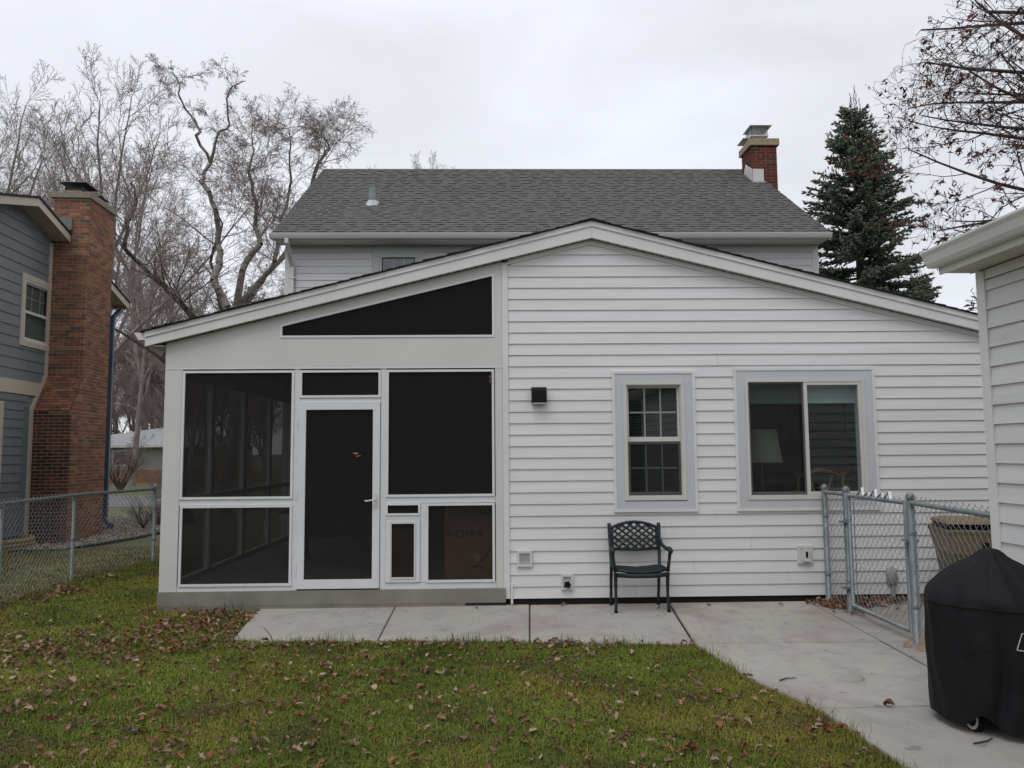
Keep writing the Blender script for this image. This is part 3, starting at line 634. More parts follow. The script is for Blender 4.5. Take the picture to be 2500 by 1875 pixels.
# --- main roof
RY, RZ, E0Y, E0Z = 9.0, 8.30, 4.90, 5.585
sl_ = math.atan2(RZ-E0Z, RY-E0Y); SLEN = math.hypot(RZ-E0Z, RY-E0Y)
mb = MB(); mb.prism([(E0Y, E0Z), (RY, RZ), (2*RY-E0Y, E0Z), (2*RY-E0Y, E0Z-.03), (RY, RZ-.035), (E0Y, E0Z-.02)], -3.92, 6.11, axis='x')
mroof = hpart(mb, 'main_roof', ROOFSHEET)
SE = .138; variants = []
def shingle_geo(mb, L, r_, x0=0, y0=0, n0=0):
    def slab(xa, xb, s0, s1, na, nb, nbase):
        vs = [(x0+xa, y0+s0, n0+nbase), (x0+xb, y0+s0, n0+nbase), (x0+xb, y0+s0, n0+na), (x0+xa, y0+s0, n0+na), (x0+xa, y0+s1, n0+nb), (x0+xb, y0+s1, n0+nb)]
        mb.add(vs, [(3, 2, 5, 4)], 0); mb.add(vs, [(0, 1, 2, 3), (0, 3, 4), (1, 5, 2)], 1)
    slab(.0, L-.004, 0, .16, .009, .003, .001)
    x = r_.uniform(0, .12)
    while x < L-.08:
        w_ = min(r_.uniform(.09, .26), L-.004-x); t_ = r_.uniform(.005, .010)
        slab(x, x+w_, -.002-r_.choice((0, 0, .004)), .137, .009+t_, .0055, .001); x += w_ + r_.uniform(.07, .24)
for k in range(10):
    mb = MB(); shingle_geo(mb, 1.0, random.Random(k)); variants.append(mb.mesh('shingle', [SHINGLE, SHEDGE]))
rest = MB(); nsh = 0; rows = int(SLEN/SE)
Rm = Matrix.Rotation(sl_, 4, 'X')
for r_i in range(rows+1):
    s0 = r_i*SE; x = -3.94; first = True
    while x < 6.12:
        L_ = 1.0
        if first: L_ = (.25, .75, .5, 1.0)[r_i % 4]; first = False
        L_ = min(L_, 6.13-x)
        if L_ < .03: break
        pos = Vector((x, E0Y-.03, E0Z-.012)) + Rm @ Vector((0, s0, 0))
        if nsh < 300:
            o = place('shingle', variants[rng.randrange(10)], mroof, pos, (sl_, 0, 0), (L_, 1, 1)); nsh += 1
        else:
            m2 = MB(); shingle_geo(m2, 1.0, rng); rest.add([tuple(pos + Rm @ Vector((v[0]*L_, v[1], v[2]))) for v in m2.v], m2.f); rest.m[-len(m2.m):] = m2.m
        x += L_
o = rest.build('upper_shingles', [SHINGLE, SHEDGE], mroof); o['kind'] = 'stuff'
mb = MB()
for k in range(36):
    x = -3.95+k*.28
    mb.prism([(RY-.15, RZ-.085), (RY, RZ+.015+.004*(k % 2)), (RY+.15, RZ-.085), (RY, RZ+.004)], x, min(x+.29, 6.12), axis='x')
o = mb.build('ridge_cap', SHINGLE, mroof)
mb = MB(); mb.prism([(E0Y, E0Z-.02), (RY, RZ-.035), (RY, RZ-.16), (E0Y, E0Z-.12)], -3.915, -3.895, axis='x'); mb.prism([(E0Y, E0Z-.02), (RY, RZ-.035), (RY, RZ-.16), (E0Y, E0Z-.12)], 6.085, 6.105, axis='x'); hpart(mb, 'rake_board', FASCIA)
# metal vent pipe on the roof
vy = 6.55; vz = E0Z + (vy-E0Y)*math.tan(sl_)
mb = MB(); mb.lathe([(.082, vz-.05), (.082, vz+.34), (.088, vz+.345), (.088, vz+.362), (.07, vz+.362), (.07, vz+.25)], -2.40, vy, 20)
vp = hpart(mb, 'vent_pipe', GALV, smooth=False)
mb = MB(); mb.lathe([(.17, vz-.10), (.17, vz-.05), (.10, vz+.065), (.083, vz+.07)], -2.40, vy-.02, 8, fn=lambda r, z, t: (r, z + (r*math.sin(t))*math.tan(sl_)*(.9 if r > .15 else .35))); mb.build('flashing_cone', M('light galvanised', (.44, .48, .49), .45, .12, 8, metal=.4), vp)
# --- brick chimney of the house
CHX0, CHX1, CHY0, CHY1 = 5.82, 6.385, 8.05, 8.74
def bricks(face_fn, length, z0, courses, mb_rest, parent, budget, mat, jitter=.003, ch=.0677):
    """face_fn(a, z) -> (pos, rotz): brick lower-left start along the face. Emits single bricks until the budget is spent."""
    made = 0
    for k in range(courses):
        z = z0 + k*ch; a = 0.; first = True
        while a < length-.02:
            L_ = .203
            if first: L_ = .203 if k % 2 == 0 else .0965; first = False
            L_ = min(L_, length-a)
            if length-a-L_ < .05: L_ = length-a
            pos, rz = face_fn(a, z); off = rng.uniform(-jitter, jitter)
            T = Matrix.Translation(pos) @ Matrix.Rotation(rz, 4, 'Z')
            if budget > 0:
                o = place('brick', brick_mesh[mat.name], parent, T @ Vector((0, off, 0)), (0, 0, rz), (L_, .09, ch-.011)); budget -= 1
            else:
                m2 = MB(); m2.box(0, L_, off, off+.09, 0, ch-.011, T=T); mb_rest.add(m2.v, m2.f)
            made += 1; a += L_+.011
    return budget
brick_mesh = {}
for m_ in (BRICK, BRICK2, SOOTY):
    q = MB(); q.box(0, 1, 0, 1, 0, 1); brick_mesh[m_.name] = q.mesh('brick', m_)
mb = MB(); mb.box(CHX0+.006, CHX1-.006, CHY0+.006, CHY1-.006, 5.5, 8.50); hch = hpart(mb, 'chimney', MORTAR)
rest = MB()
bricks(lambda a, z: (Vector((CHX0+a, CHY0, z)), 0), CHX1-CHX0, 7.30, 18, rest, hch, 400, BRICK2, .002)
bricks(lambda a, z: (Vector((CHX0, CHY1-a, z)), R(-90)), CHY1-CHY0-.095, 7.30, 18, rest, hch, 400, BRICK2, .002)
bricks(lambda a, z: (Vector((CHX1, CHY0+.097+a, z)), R(90)), CHY1-CHY0-.1, 5.6, 43, rest, hch, 0, BRICK2, .002)
bricks(lambda a, z: (Vector((CHX0+a, CHY0, z)), 0), CHX1-CHX0, 6.15, 17, rest, hch, 0, BRICK2, .002)
o = rest.build('more_bricks', BRICK2, hch); o['kind'] = 'stuff'
mb = MB(); mb.box(CHX0-.05, CHX1+.05, CHY0-.05, CHY1+.05, 8.505, 8.655); mb.build('chimney_crown', CAPCONC, hch)
mb = MB(); mb.box(5.86, 6.20, 8.12, 8.46, 8.656, 8.74); mb.build('clay_flue', CLAY, hch)
mb = MB(); mb.box(5.83, 6.23, 8.09, 8.49, 8.741, 8.775)
for i in range(13):
    t = i/12
    for (xa, ya) in ((5.85+.36*t, 8.10), (5.85+.36*t, 8.48), (5.85, 8.10+.38*t), (6.21, 8.10+.38*t)): mb.box(xa-.003, xa+.003, ya-.003, ya+.003, 8.775, 8.965)
mb.add([(5.79, 8.0, 8.962), (6.29, 8.0, 8.962), (6.29, 8.54, 8.962), (5.79, 8.54, 8.962), (5.90, 8.12, 8.985), (6.16, 8.12, 8.985), (6.16, 8.42, 8.985), (5.90, 8.42, 8.985)], [(0, 1, 5, 4), (1, 2, 6, 5), (2, 3, 7, 6), (3, 0, 4, 7), (4, 5, 6, 7), (3, 2, 1, 0)])
mb.build('flue_cap', FLUEM, hch)
mb = MB(); mb.box(5.88, 6.12, 8.50, 8.70, 8.656, 8.72); mb.box(5.92, 6.08, 8.52, 8.68, 8.72, 8.80); mb.box(5.74, 6.18, 8.36, 8.80, 8.80, 8.815); mb.build('flue_cap', FLUEM, hch)
mb = MB(); mb.prism([(5.825, 7.66), (6.07, 7.66), (6.07, 7.965), (5.825, 7.965)], CHY0-.014, CHY0-.006); mb.prism([(5.79, 7.625), (6.07, 7.625), (6.07, 7.64), (5.79, 7.64)], CHY0-.10, CHY0-.006)
mb.prism([(CHY0-.014, 7.66), (CHY0-.014, 7.965), (CHY0+.40, 8.22), (CHY0+.54, 8.03)], CHX0-.014, CHX0-.006, axis='x'); mb.build('flashing', WHITEP, hch)

# ================================================================ WALL FIXTURES (things of their own)
t = thing('wall_light', 'square black down-facing lamp on the white siding', 'wall light', (.507, -.02, 2.33))
mb = MB(); mb.box(-.085, .085, 0, .018, -.09, .09); mb.build('back_plate', BLACKP, t)
mb = MB(); mb.add([(-.084, -.002, -.085), (.084, -.002, -.085), (.084, -.002, .088), (-.084, -.002, .088), (-.082, -.10, -.088), (.082, -.10, -.088), (.08, -.085, .04), (-.08, -.085, .04), (.05, -.06, .075), (-.05, -.06, .075)], [(4, 5, 6, 7), (0, 4, 7, 3), (1, 2, 6, 5), (7, 6, 8, 9), (9, 8, 2, 3), (7, 9, 3), (6, 2, 8)]); mb.build('hood', BLACKP, t)
mb = MB(); mb.box(-.076, .076, -.095, -.006, -.101, -.089); mb.build('lens', WHITEP, t)
t = thing('louver_vent', 'square white louvered dryer vent low on the siding', 'vent', (.328, -.012, .53))
mb = MB(); frame_rect(mb, -.082, .082, -.086, .086, .026, -.028, .01); mb.build('frame', WHITEP, t)
for k in range(4):
    mb = MB(); mb.box(-.055, .055, -.002, .0, -.016, .013, T=Matrix.Translation((0, -.012, -.042+k*.029)) @ Matrix.Rotation(R(28), 4, 'X')); mb.build('louver', WHITEP, t)
mb = MB(); mb.box(-.055, .055, .004, .008, -.059, .059); mb.build('backing', GREYP, t)
t = thing('hose_bib', 'black hose tap in a recessed white box near the ground', 'hose tap', (.793, -.012, .27))
mb = MB(); frame_rect(mb, -.064, .064, -.082, .082, .022, -.026, .01); mb.build('frame', WHITEP, t)
mb = MB(); mb.box(-.041, .041, .006, .009, -.059, .059); mb.build('recess', M('dirty white recess', (.42, .41, .38), .6, .15, 20), t)
mb = MB(); mb.tube([(0, .006, -.02), (0, -.05, -.02)], .014, 8); mb.tube([(0, -.045, -.02), (0, -.06, -.045)], .013, 8); mb.build('spout', BLACKM, t)
mb = MB(); mb.tube([(0, -.055, -.018), (0, -.068, -.018)], .034, 10)
for k in range(5): a = k*math.tau/5; mb.tube([(.03*math.cos(a), -.062, -.018+.03*math.sin(a)), (.038*math.cos(a), -.062, -.018+.038*math.sin(a))], .009, 6)
mb.build('valve_wheel', BLACKP, t)
t = thing('outlet_box', 'white outdoor outlet with hinged cover on the siding by the fence post', 'outlet', (3.44, -.012, .54))
mb = MB(); frame_rect(mb, -.085, .085, -.098, .098, .03, -.022, .01); mb.box(-.055, .055, -.014, .008, -.068, .068); mb.build('mount', WHITEP, t)
mb = MB(); mb.box(-.03, .042, -.05, -.015, -.055, .055); mb.build('cover', WHITEP, t)
mb = MB(); mb.box(-.006, .018, -.053, -.0505, -.03, .035); mb.build('clear_window', BLACKP, t)
mb = MB(); mb.box(-.035, .045, -.056, -.02, -.072, -.056); mb.build('latch', WHITEP, t)
t = thing('conduit_hood', 'rounded grey plastic hood on the siding behind the gate', 'conduit', (4.40, -.012, .0))
mb = MB(); mb.lathe([(.002, .40), (.05, .375), (.062, .33), (.062, .24), (.045, .2), (.03, .19)], 0, -.01, 14, fn=lambda r, z, t_: (r, z)); mb.build('hood', GREYP, t, True)
mb = MB(); mb.tube([(0, -.03, .2), (0, -.03, PZ-.02)], .022, 8); mb.build('pipe', GREYP, t)

# ================================================================ THINGS INSIDE
t = thing('table_lamp', 'table lamp with cream drum shade inside the slider window', 'lamp', (3.21, .62, .24))
mb = MB(); mb.lathe([(.19, 1.70), (.248, 1.31)], 0, 0, 28); mb.lathe([(.187, 1.70), (.245, 1.31)], 0, 0, 28); mb.build('lamp_shade', LSHADE, t, True)
mb = MB(); mb.lathe([(.0, .73), (.09, .73), (.09, .75), (.025, .77), (.02, .95), (.03, 1.0), (.018, 1.05), (.018, 1.5)], 0, 0, 14); mb.build('lamp_base', BRASS, t, True)
t = thing('side_table', 'dark side table under the lamp inside the room', 'table', (3.25, .62, .24))
mb = MB(); mb.box(-.45, .45, -.35, .35, .70, .73); mb.build('table_top', DARKW, t)
for sx in (-.42, .42):
    for sy in (-.31, .31):
        mb = MB(); mb.box(sx-.02, sx+.02, sy-.02, sy+.02, 0, .70); mb.build('leg', DARKW, t)
t = thing('glass_jar', 'small pale jar on the side table inside the slider window', 'jar', (3.50, .48, .97))
mb = MB(); mb.lathe([(0, .0), (.05, .0), (.055, .1), (.05, .13), (.045, .13)], 0, 0, 14); mb.build('body', GREYP, t, True)
mb = MB(); mb.lathe([(.0, .155), (.05, .155), (.05, .131), (.0, .131)], 0, 0, 14); mb.build('lid', BLACKP, t)
t = thing('wooden_chair', 'orange wood chair with curved crest rail inside the slider window', 'chair', (4.0, .80, .24))
mb = MB(); pts = []
for k in range(15):
    x = -.33+k*.66/14; pts.append((x, 0, 1.16+.05*math.cos(x*9)*(1-abs(x)) + .03*(abs(x) > .25)))
mb.tube(pts, .038, 6, flat=.6); mb.build('crest_rail', WOODC, t, True)
for x in (-.27, .27):
    mb = MB(); mb.tube([(x, 0, .45), (x*1.05, .02, .85), (x*1.03, 0, 1.16)], .02, 6); mb.build('back_post', WOODC, t, True)
for x0_ in (-.08, .08):
    mb = MB(); mb.tube([(x0_*1.6, 0, .47), (x0_*.4, 0, .75), (x0_, 0, .95), (x0_*1.8, 0, 1.14)], .014, 6); mb.build('back_splat', WOODC, t, True)
mb = MB(); mb.lathe([(.055, .98), (.07, .99), (.07, 1.0), (.055, 1.0)], 0, 0, 14); mb.build('splat_ring', WOODC, t)
mb = MB(); mb.box(-.26, .26, -.45, .02, .43, .47); mb.build('seat', WOODC, t)
for x in (-.23, .23):
    for y in (-.42, -.01):
        mb = MB(); mb.box(x-.018, x+.018, y-.018, y+.018, 0, .43); mb.build('leg', WOODC, t)
t = thing('wall_picture', 'dark rectangular screen hanging on the room wall seen through the slider', 'picture', (5.15, 3.595, 2.12))
mb = MB(); frame_rect(mb, -.45, .45, -.28, .28, .02, -.03, 0); mb.build('frame', BLACKP, t); mb = MB(); mb.box(-.43, .43, -.02, -.002, -.26, .26); mb.build('panel', BLACKM, t)
t = thing('cardboard_box', 'tall brown cardboard box printed with black lettering inside the screened porch', 'box', (-.36, .34, SLB+.006))
mb = MB(); mb.box(-.20, .42, -.22, .22, 0, .92); mb.build('carton', CARD, t)
for (cx, cz, s_) in ((.22, .80, .105), (.02, .57, .105)):
    me = text_mesh('X-CHAIR', s_); me.materials.clear(); me.materials.append(INK); place('lettering', me, t, (cx, -.2225, cz), (R(90), 0, 0))
mb = MB(); mb.box(.13, .20, -.2225, -.221, .27, .34); mb.build('shipping_label', WHITEINK, t)
mb = MB(); mb.tube([(.06, -.222, .18), (.16, -.222, .22), (.26, -.222, .18)], .012, 4, flat=.1); mb.tube([(.18, -.222, .26), (.24, -.222, .30), (.30, -.222, .40), (.36, -.222, .38)], .014, 4, flat=.1); mb.tube([(.17, -.222, .22), (.18, -.222, .27)], .01, 4, flat=.1); mb.build('printed_chair_outline', INK, t)
t = thing('patio_table', 'dark slatted table standing inside the screened porch', 'table', (-2.05, 2.0, SLB+.006))
mb = MB()
for k in range(7): mb.box(-.75, .75, -.45+k*.13, -.45+k*.13+.118, .70, .73)
mb.build('table_top', DARKW, t)
for x in (-.55, .55):
    mb = MB(); mb.tube([(x, -.38, 0), (x, -.1, .42), (x, -.38, .70)], .03, 6); mb.tube([(x, .38, 0), (x, .1, .42), (x, .38, .70)], .03, 6); mb.build('leg', DARKW, t)
mb = MB(); mb.box(-.55, .55, -.03, .03, .38, .44); mb.build('stretcher', DARKW, t)
t = thing('pendant_lamp', 'small lit amber lamp glowing deep inside the porch', 'lamp', (-2.36, 5.0, SLB))
mb = MB(); mb.tube([(0, 0, 1.52), (0, 0, 3.25)], .006, 5); mb.build('cord', BLACKM, t)
for i, (dx, dz, w_, h_) in enumerate(((-.10, 0, .08, .035), (-.05, -.045, .03, .015), (.0, -.04, .02, .015))):
    mb = MB(); mb.box(dx, dx+w_, -.01, .01, 1.47+dz, 1.47+dz+h_); mb.build('bulb', BULB, t)
mb = MB(); mb.lathe([(.03, 1.56), (.17, 1.50), (.175, 1.49), (.03, 1.54)], 0, 0, 14); mb.build('lamp_shade', BLACKM, t)
# dry leaf twig hanging in the porch screen corner
mb = MB(); mb.tube([(-.03, -.036, 2.60), (-.035, -.04, 2.46)], .002, 4)
for k in range(5): z = 2.57-k*.025; s_ = .014*(-1)**k; mb.add([(-.033, -.038, z), (-.033+s_, -.045, z+.01), (-.033+s_*1.2, -.04, z-.015), (-.033+s_*.3, -.034, z-.02)], [(0, 1, 2, 3)])
tag(mb.build('dry_leaf_spray', LEAF_RUSSET), 'dry russet leaf sprig caught in the upper corner of the porch screen', 'leaf sprig')

# ================================================================ PATIO CHAIR
ch = thing('patio_chair', 'dark cast metal armchair with lattice back standing against the siding', 'chair', (1.525, -.06, PZ), R(1))
hw = .265
def ang(a, b, t): return a+(b-a)*t
# back frame posts slope backwards slightly; local y: 0 at back legs, -.40 at the front legs
arch = [(-.235, .842), (-.17, .868), (-.085, .889), (0, .896), (.085, .889), (.17, .868), (.235, .842)]
def yb(z): return -.10 + (z-.42)*.10
for s in (-1, 1):
    mb = MB(); mb.tube([(s*.262, yb(.42)-.0, .42), (s*.266, yb(.6), .60), (s*.272, yb(.88), .86), (s*.273, yb(.9), .885)], [.018, .019, .022, .018], 8); mb.build('back_post', CHAIRM, ch, True)
    mb = MB(); mb.tube([(s*.262, yb(.42), .43), (s*.262, -.055, .28), (s*.260, -.01, .02), (s*.260, -.01, 0)], [.02, .018, .015, .017], 8); mb.build('leg', CHAIRM, ch, True)
    mb = MB(); mb.tube([(s*.272, -.425, .40), (s*.274, -.41, .33), (s*.272, -.40, .2), (s*.276, -.415, .03), (s*.278, -.42, 0)], [.021, .02, .016, .017, .02], 8); mb.build('leg', CHAIRM, ch, True)
    mb = MB(); mb.tube([(s*.272, yb(.74), .74), (s*.282, -.16, .655), (s*.298, -.28, .632), (s*.305, -.40, .640), (s*.305, -.445, .625), (s*.305, -.44, .60)], [.015, .018, .022, .026, .027, .018], 8); mb.tube([(s*.303, -.42, .615), (s*.292, -.415, .52), (s*.276, -.42, .41)], [.018, .017, .018], 8); mb.build('armrest', CHAIRM, ch, True)
mb = MB(); mb.tube([(-.266, yb(.82), .825)] + [(x, yb(z), z) for x, z in arch] + [(.266, yb(.82), .825)], .017, 8); mb.build('top_rail', CHAIRM, ch, True)
mb = MB(); mb.tube([(-.262, yb(.615), .612), (0, yb(.6)+.0, .600), (.262, yb(.615), .612)], .016, 8); mb.build('lower_rail', CHAIRM, ch, True)
mb = MB(); mb.tube([(-.243, yb(.61), .62), (-.24, yb(.7), .70), (-.236, yb(.84), .845)], .011, 6); mb.tube([(.243, yb(.61), .62), (.24, yb(.7), .70), (.236, yb(.84), .845)], .011, 6); mb.build('inner_frame', CHAIRM, ch, True)
def arch_top(x): return .842 + (.896-.842)*(1-(x/.235)**2) if abs(x) < .235 else .84
sl_b = .75
for k in range(-7, 8):
    for s in (-1, 1):
        # line z = .60 + s*sl*(x - xk)
        xk = k*.088; pts = []
        for i in range(41):
            x = -.24+.48*i/40; z = .70 + s*sl_b*(x-xk)
            if .603 < z < arch_top(x)-.002: pts.append((x, z))
        if len(pts) < 3: continue
        a, b = pts[0], pts[-1]
        mb = MB(); off = -.003*s; mb.tube([(a[0], yb(a[1])+off, a[1]), ((a[0]+b[0])/2, yb((a[1]+b[1])/2)+off, (a[1]+b[1])/2), (b[0], yb(b[1])+off, b[1])], .0105, 6); mb.build('back_lattice_bar', CHAIRM, ch, True)
def zs_(x, y): return .405 + .02*((x/.25)**2) + .012*(1 if y < -.40 else 0)*0 - .01*math.sin((y+.1)*8)
mb = MB(); per = [(-.24, -.09), (0, -.09), (.24, -.09), (.265, -.25), (.268, -.41), (.15, -.44), (0, -.45), (-.15, -.44), (-.268, -.41), (-.265, -.25), (-.24, -.09)]
mb.tube([(x, y, zs_(x, y)) for x, y in per], .017, 8); mb.tube([(-.26, -.437, .385), (-.14, -.458, .378), (0, -.466, .376), (.14, -.458, .378), (.26, -.437, .385)], .024, 8); mb.build('seat_frame', CHAIRM, ch, True)
for k in range(-7, 8):
    for s in (-1, 1):
        xk = k*.085; pts = [(-.25+.5*i/40, -.27+s*.8*(-.25+.5*i/40-xk)) for i in range(41)]; pts = [p for p in pts if -.44 < p[1] < -.095]
        if len(pts) < 3: continue
        P3 = [(p[0], p[1], zs_(*p)) for p in (pts[0], pts[len(pts)//3], pts[2*len(pts)//3], pts[-1])]
        mb = MB(); mb.tube(P3, .010, 6, flat=.6); mb.build('seat_lattice_bar', CHAIRM, ch, True)
for x, y in ((-.26, -.01), (.26, -.01), (-.278, -.42), (.278, -.42)):
    mb = MB(); mb.lathe([(0, 0), (.018, 0), (.02, .012), (.017, .02), (0, .02)], x, y, 8); mb.build('foot_cap', BLACKP, ch)

# ================================================================ COVERED GRILL
GX, GY = 3.071, -3.85
gr = thing('covered_grill', 'kettle grill hidden under a black fabric cover beside the garage', 'grill', (GX, GY, PZ))
FOLDS = [(238, -.030, .06), (250, .014, .11), (212, .008, .14), (273, .007, .16), (293, -.012, .05), (310, .010, .14), (190, -.008, .08), (120, -.02, .1), (40, -.018, .09)]
def fold(r, z, t):
    lo = max(0, min(1, (.80-z)/.55)); f = 0
    for a, am, w_ in FOLDS:
        d = (t-math.radians(a+6*math.sin(z*5+a))+math.pi) % math.tau - math.pi; f += am*math.exp(-(d/(w_*(1+.8*lo)))**2)
    f *= (.45+.75*lo) if z < .77 else .30*min(1, r/.2)
    f += .006*math.sin(7*t+11*z)*math.sin(3*t-6*z) + .004*math.sin(17*t+9*z)
    rr = r + f*min(1, r/.15)
    zz = z
    if z < .3:
        h = .012*math.sin(2*t+.5)+.008*math.sin(5*t)+.005*math.sin(13*t)
        h += .05*math.exp(-(((t-math.radians(222)+math.pi) % math.tau - math.pi)/.16)**2) + .012*math.exp(-(((t-math.radians(238)+math.pi) % math.tau - math.pi)/.3)**2) + .085*math.exp(-(((t-math.radians(305)+math.pi) % math.tau - math.pi)/.42)**4)
        zz = z + h*max(0, (.3-z)/.2)
    if .75 < z < 1.0:   # cloth tents between the lid handle and the rim
        zz = z + (.011*math.cos(3*t+.4)+.006*math.sin(5*t+1))*math.sin(math.pi*(z-.75)/.25)
    return rr, zz
prof = [(.335, .075), (.338, .10), (.341, .15), (.344, .2), (.346, .26), (.348, .32), (.349, .38), (.350, .45), (.350, .52), (.349, .58), (.348, .63), (.347, .68), (.346, .715), (.345, .735), (.344, .755), (.345, .765), (.343, .775), (.340, .79), (.332, .818), (.308, .852), (.26, .905), (.205, .955), (.155, .992), (.115, 1.015), (.088, 1.034), (.068, 1.055), (.045, 1.073), (.02, 1.08), (.0, 1.081)]
mb = MB(); mb.lathe([(r, z-PZ) for r, z in prof], 0, 0, 220, fn=lambda r, z, t: (lambda q: (q[0], q[1]-PZ))(fold(r, z+PZ, t))); cover = mb.build('cover', COVERM, gr, True); cover.scale = (1.085, 1.085, 1)
mb = MB()
for k in range(161):
    pass
pts = [];
for k in range(97):
    t_ = math.tau*k/96; q = fold(.346, .765, t_); pts.append((q[0]*math.cos(t_), q[0]*math.sin(t_), q[1]-PZ))
mb.tube(pts, .004, 5, cap=False); mb.build('seam', COVERM, cover, True)
pts = []
for k in range(24):
    t_ = math.radians(286+60*k/23); q = fold(.333, .078, t_); pts.append(((q[0]+.003)*math.cos(t_), (q[0]+.003)*math.sin(t_), q[1]-PZ+.004))
mb = MB(); mb.tube(pts, .0035, 5); mb.build('hem_piping', WHITEINK, cover, True)
mb = MB(); mb.tube([(-.06, -.02, .97), (-.05, -.02, 1.01), (.0, -.02, 1.03), (.05, -.02, 1.01), (.06, -.02, .97)], .012, 6, flat=1.6); mb.build('handle_bump', COVERM, cover, True)
# woven label: outlined patch with lettering, wrapped on the cover
def wrap(u, v, lift=.005):   # u along circumference (m), v up
    a = math.radians(274.5) + u/.34; ca, sa = math.cos(R(-14)), math.sin(R(-14)); q = fold(.3500, .60+v, a); return ((q[0]+lift)*math.cos(a), (q[0]+lift)*math.sin(a), .60+v-PZ)
mb = MB(); rect = []
for i in range(8): rect.append((-.13+.26*i/8, -.042-.02*(i/8)))
rect += [(.13, -.062), (.14, .03)]
for i in range(8): rect.append((.14-.245*i/8, .03+.022*(i/8)))
rect += [(-.105, .052)]
rect.append(rect[0])
mb.tube([wrap(*p) for p in rect], .0025, 5); lab = mb.build('logo_patch_outline', WHITEINK, cover)
me = text_mesh('weber', .075); me.materials.clear(); me.materials.append(WHITEINK)
for v in me.vertices: v.co = Vector(wrap(v.co.x+.01, v.co.y-.004-v.co.x*.08, .007))
place('lettering', me, cover)
for k, (wx, wy) in enumerate(((-.235, -.12), (.05, .26))):
    mb = MB(); wt = MB()
    for r_a, r_b, y_a, mi in ((.03, .082, .018, 0),):
        mb.tube([(wx-.016, wy, .082), (wx+.016, wy, .082)], .082, 24)
    wheel = mb.build('wheel', BLACKP, gr)
    wt = MB(); pts = [(wx-.0175, wy+.062*math.cos(math.tau*i/28), .082+.062*math.sin(math.tau*i/28)) for i in range(29)]; wt.tube(pts, .010, 5, cap=False, flat=.3); wt.build('whitewall_ring', WHITEP, wheel)
for a in (210, 330, 90):
    mb = MB(); mb.tube([(.22*math.cos(R(a)), .22*math.sin(R(a)), .0), (.20*math.cos(R(a)), .20*math.sin(R(a)), .45)], .012, 6); mb.build('leg', GALV, gr)
mb = MB(); mb.lathe([(.26, .70), (.25, .60), (.19, .50), (0, .46)], 0, 0, 24); mb.lathe([(.262, .70), (.23, .78), (.15, .84), (.0, .87)], 0, 0, 24); mb.build('kettle', BLACKM, gr, True)
# pale wedge stone by the gate post
mb = MB(); mb.prism([(-.05, 0), (.07, 0), (.06, .12), (.03, .13)], -.05, .05); o = mb.build('wedge_stone', M('pinkish stone', (.30, .22, .17), .9, .2, 14)); o.location = (3.58, -2.12, PZ); o.rotation_euler = (0, 0, R(20)); tag(o, 'pinkish wedge of stone standing at the gate post foot', 'stone')
# round cleanout lid
t = MB(); t.lathe([(0, PZ+.014), (.09, PZ+.013), (.115, PZ+.007), (.12, PZ-.01)], 2.585, -2.86, 28); tag(t.build('cleanout_lid', CONC, smooth=True), 'low round concrete lid set in the patio slab', 'drain lid')

# ================================================================ CHAIN LINK FENCES
def chainlink(mb, p0, p1, z0, z1, w=.045, r=.0022, spikes=True):
    p0 = Vector((*p0, 0)); p1 = Vector((*p1, 0)); d = (p1-p0); L = d.length; d.normalize(); nrm = Vector((-d.y, d.x, 0))
    n = int(L/w); m = int((z1-z0)/w); V = []; F = []
    S0, S1, = [], []
    for i in range(n):
        prev = None
        for k in range(m+2):
            hi = (k+i) % 2
            x = (i+hi)*w*L/(n*w); z = z0+k*(z1-z0)/m; q = p0 + d*x + nrm*(.004 if hi else -.004)*(1 if i % 2 else -1); q.z = z
            if k == m+1: q.z = z0 + (m+.8)*(z1-z0)/m; q += d*(.01 if hi else -.01)
            if k == m+1 and not spikes: continue
            if prev is not None: S0.append(tuple(prev)); S1.append(tuple(q))
            prev = q
    mb.append((np.array(S0), np.array(S1), np.full(len(S0), r), np.full(len(S0), r)))
def seg_mesh(name, chunks, mat, sides=3):
    P0 = np.vstack([c[0] for c in chunks]); P1 = np.vstack([c[1] for c in chunks]); r0_ = np.concatenate([c[2] for c in chunks]); r1_ = np.concatenate([c[3] for c in chunks])
    D = P1-P0; D /= np.maximum(np.linalg.norm(D, axis=1, keepdims=True), 1e-9)
    ref = np.where(np.abs(D[:, 2:3]) < .9, np.array([[0, 0, 1.]]), np.array([[1., 0, 0]])); A = np.cross(D, ref); A /= np.linalg.norm(A, axis=1, keepdims=True); B = np.cross(D, A)
    n = len(P0); V = np.empty((n, 2*sides, 3))
    for k in range(sides):
        t = math.tau*k/sides; off = A*math.cos(t)+B*math.sin(t); V[:, k] = P0+off*r0_[:, None]; V[:, sides+k] = P1+off*r1_[:, None]
    base = (np.arange(n)*2*sides)[:, None]; F = np.concatenate([base+np.array([[k, (k+1) % sides, sides+(k+1) % sides, sides+k]]) for k in range(sides)])
    return np_mesh(name, V.reshape(-1, 3), F, mat, True)
def post(parent, x, y, h, r, mat=GALV, cap=True, name='post', bands=(.25, .75)):
    mb = MB(); mb.tube([(x, y, -.05), (x, y, h)], r, 14); o = mb.build(name, mat, parent, True)
    if cap:
        mb = MB(); mb.lathe([(r+.004, h-.02), (r+.005, h+.005), (r*.85, h+.022), (r*.45, h+.033), (0, h+.036)], x, y, 14); mb.build('post_cap', GALV, o, True)
    for b in bands:
        mb = MB(); mb.lathe([(r+.004, h*b-.012), (r+.004, h*b+.012)], x, y, 12); mb.build('band', RAILM, o, True)
    return o
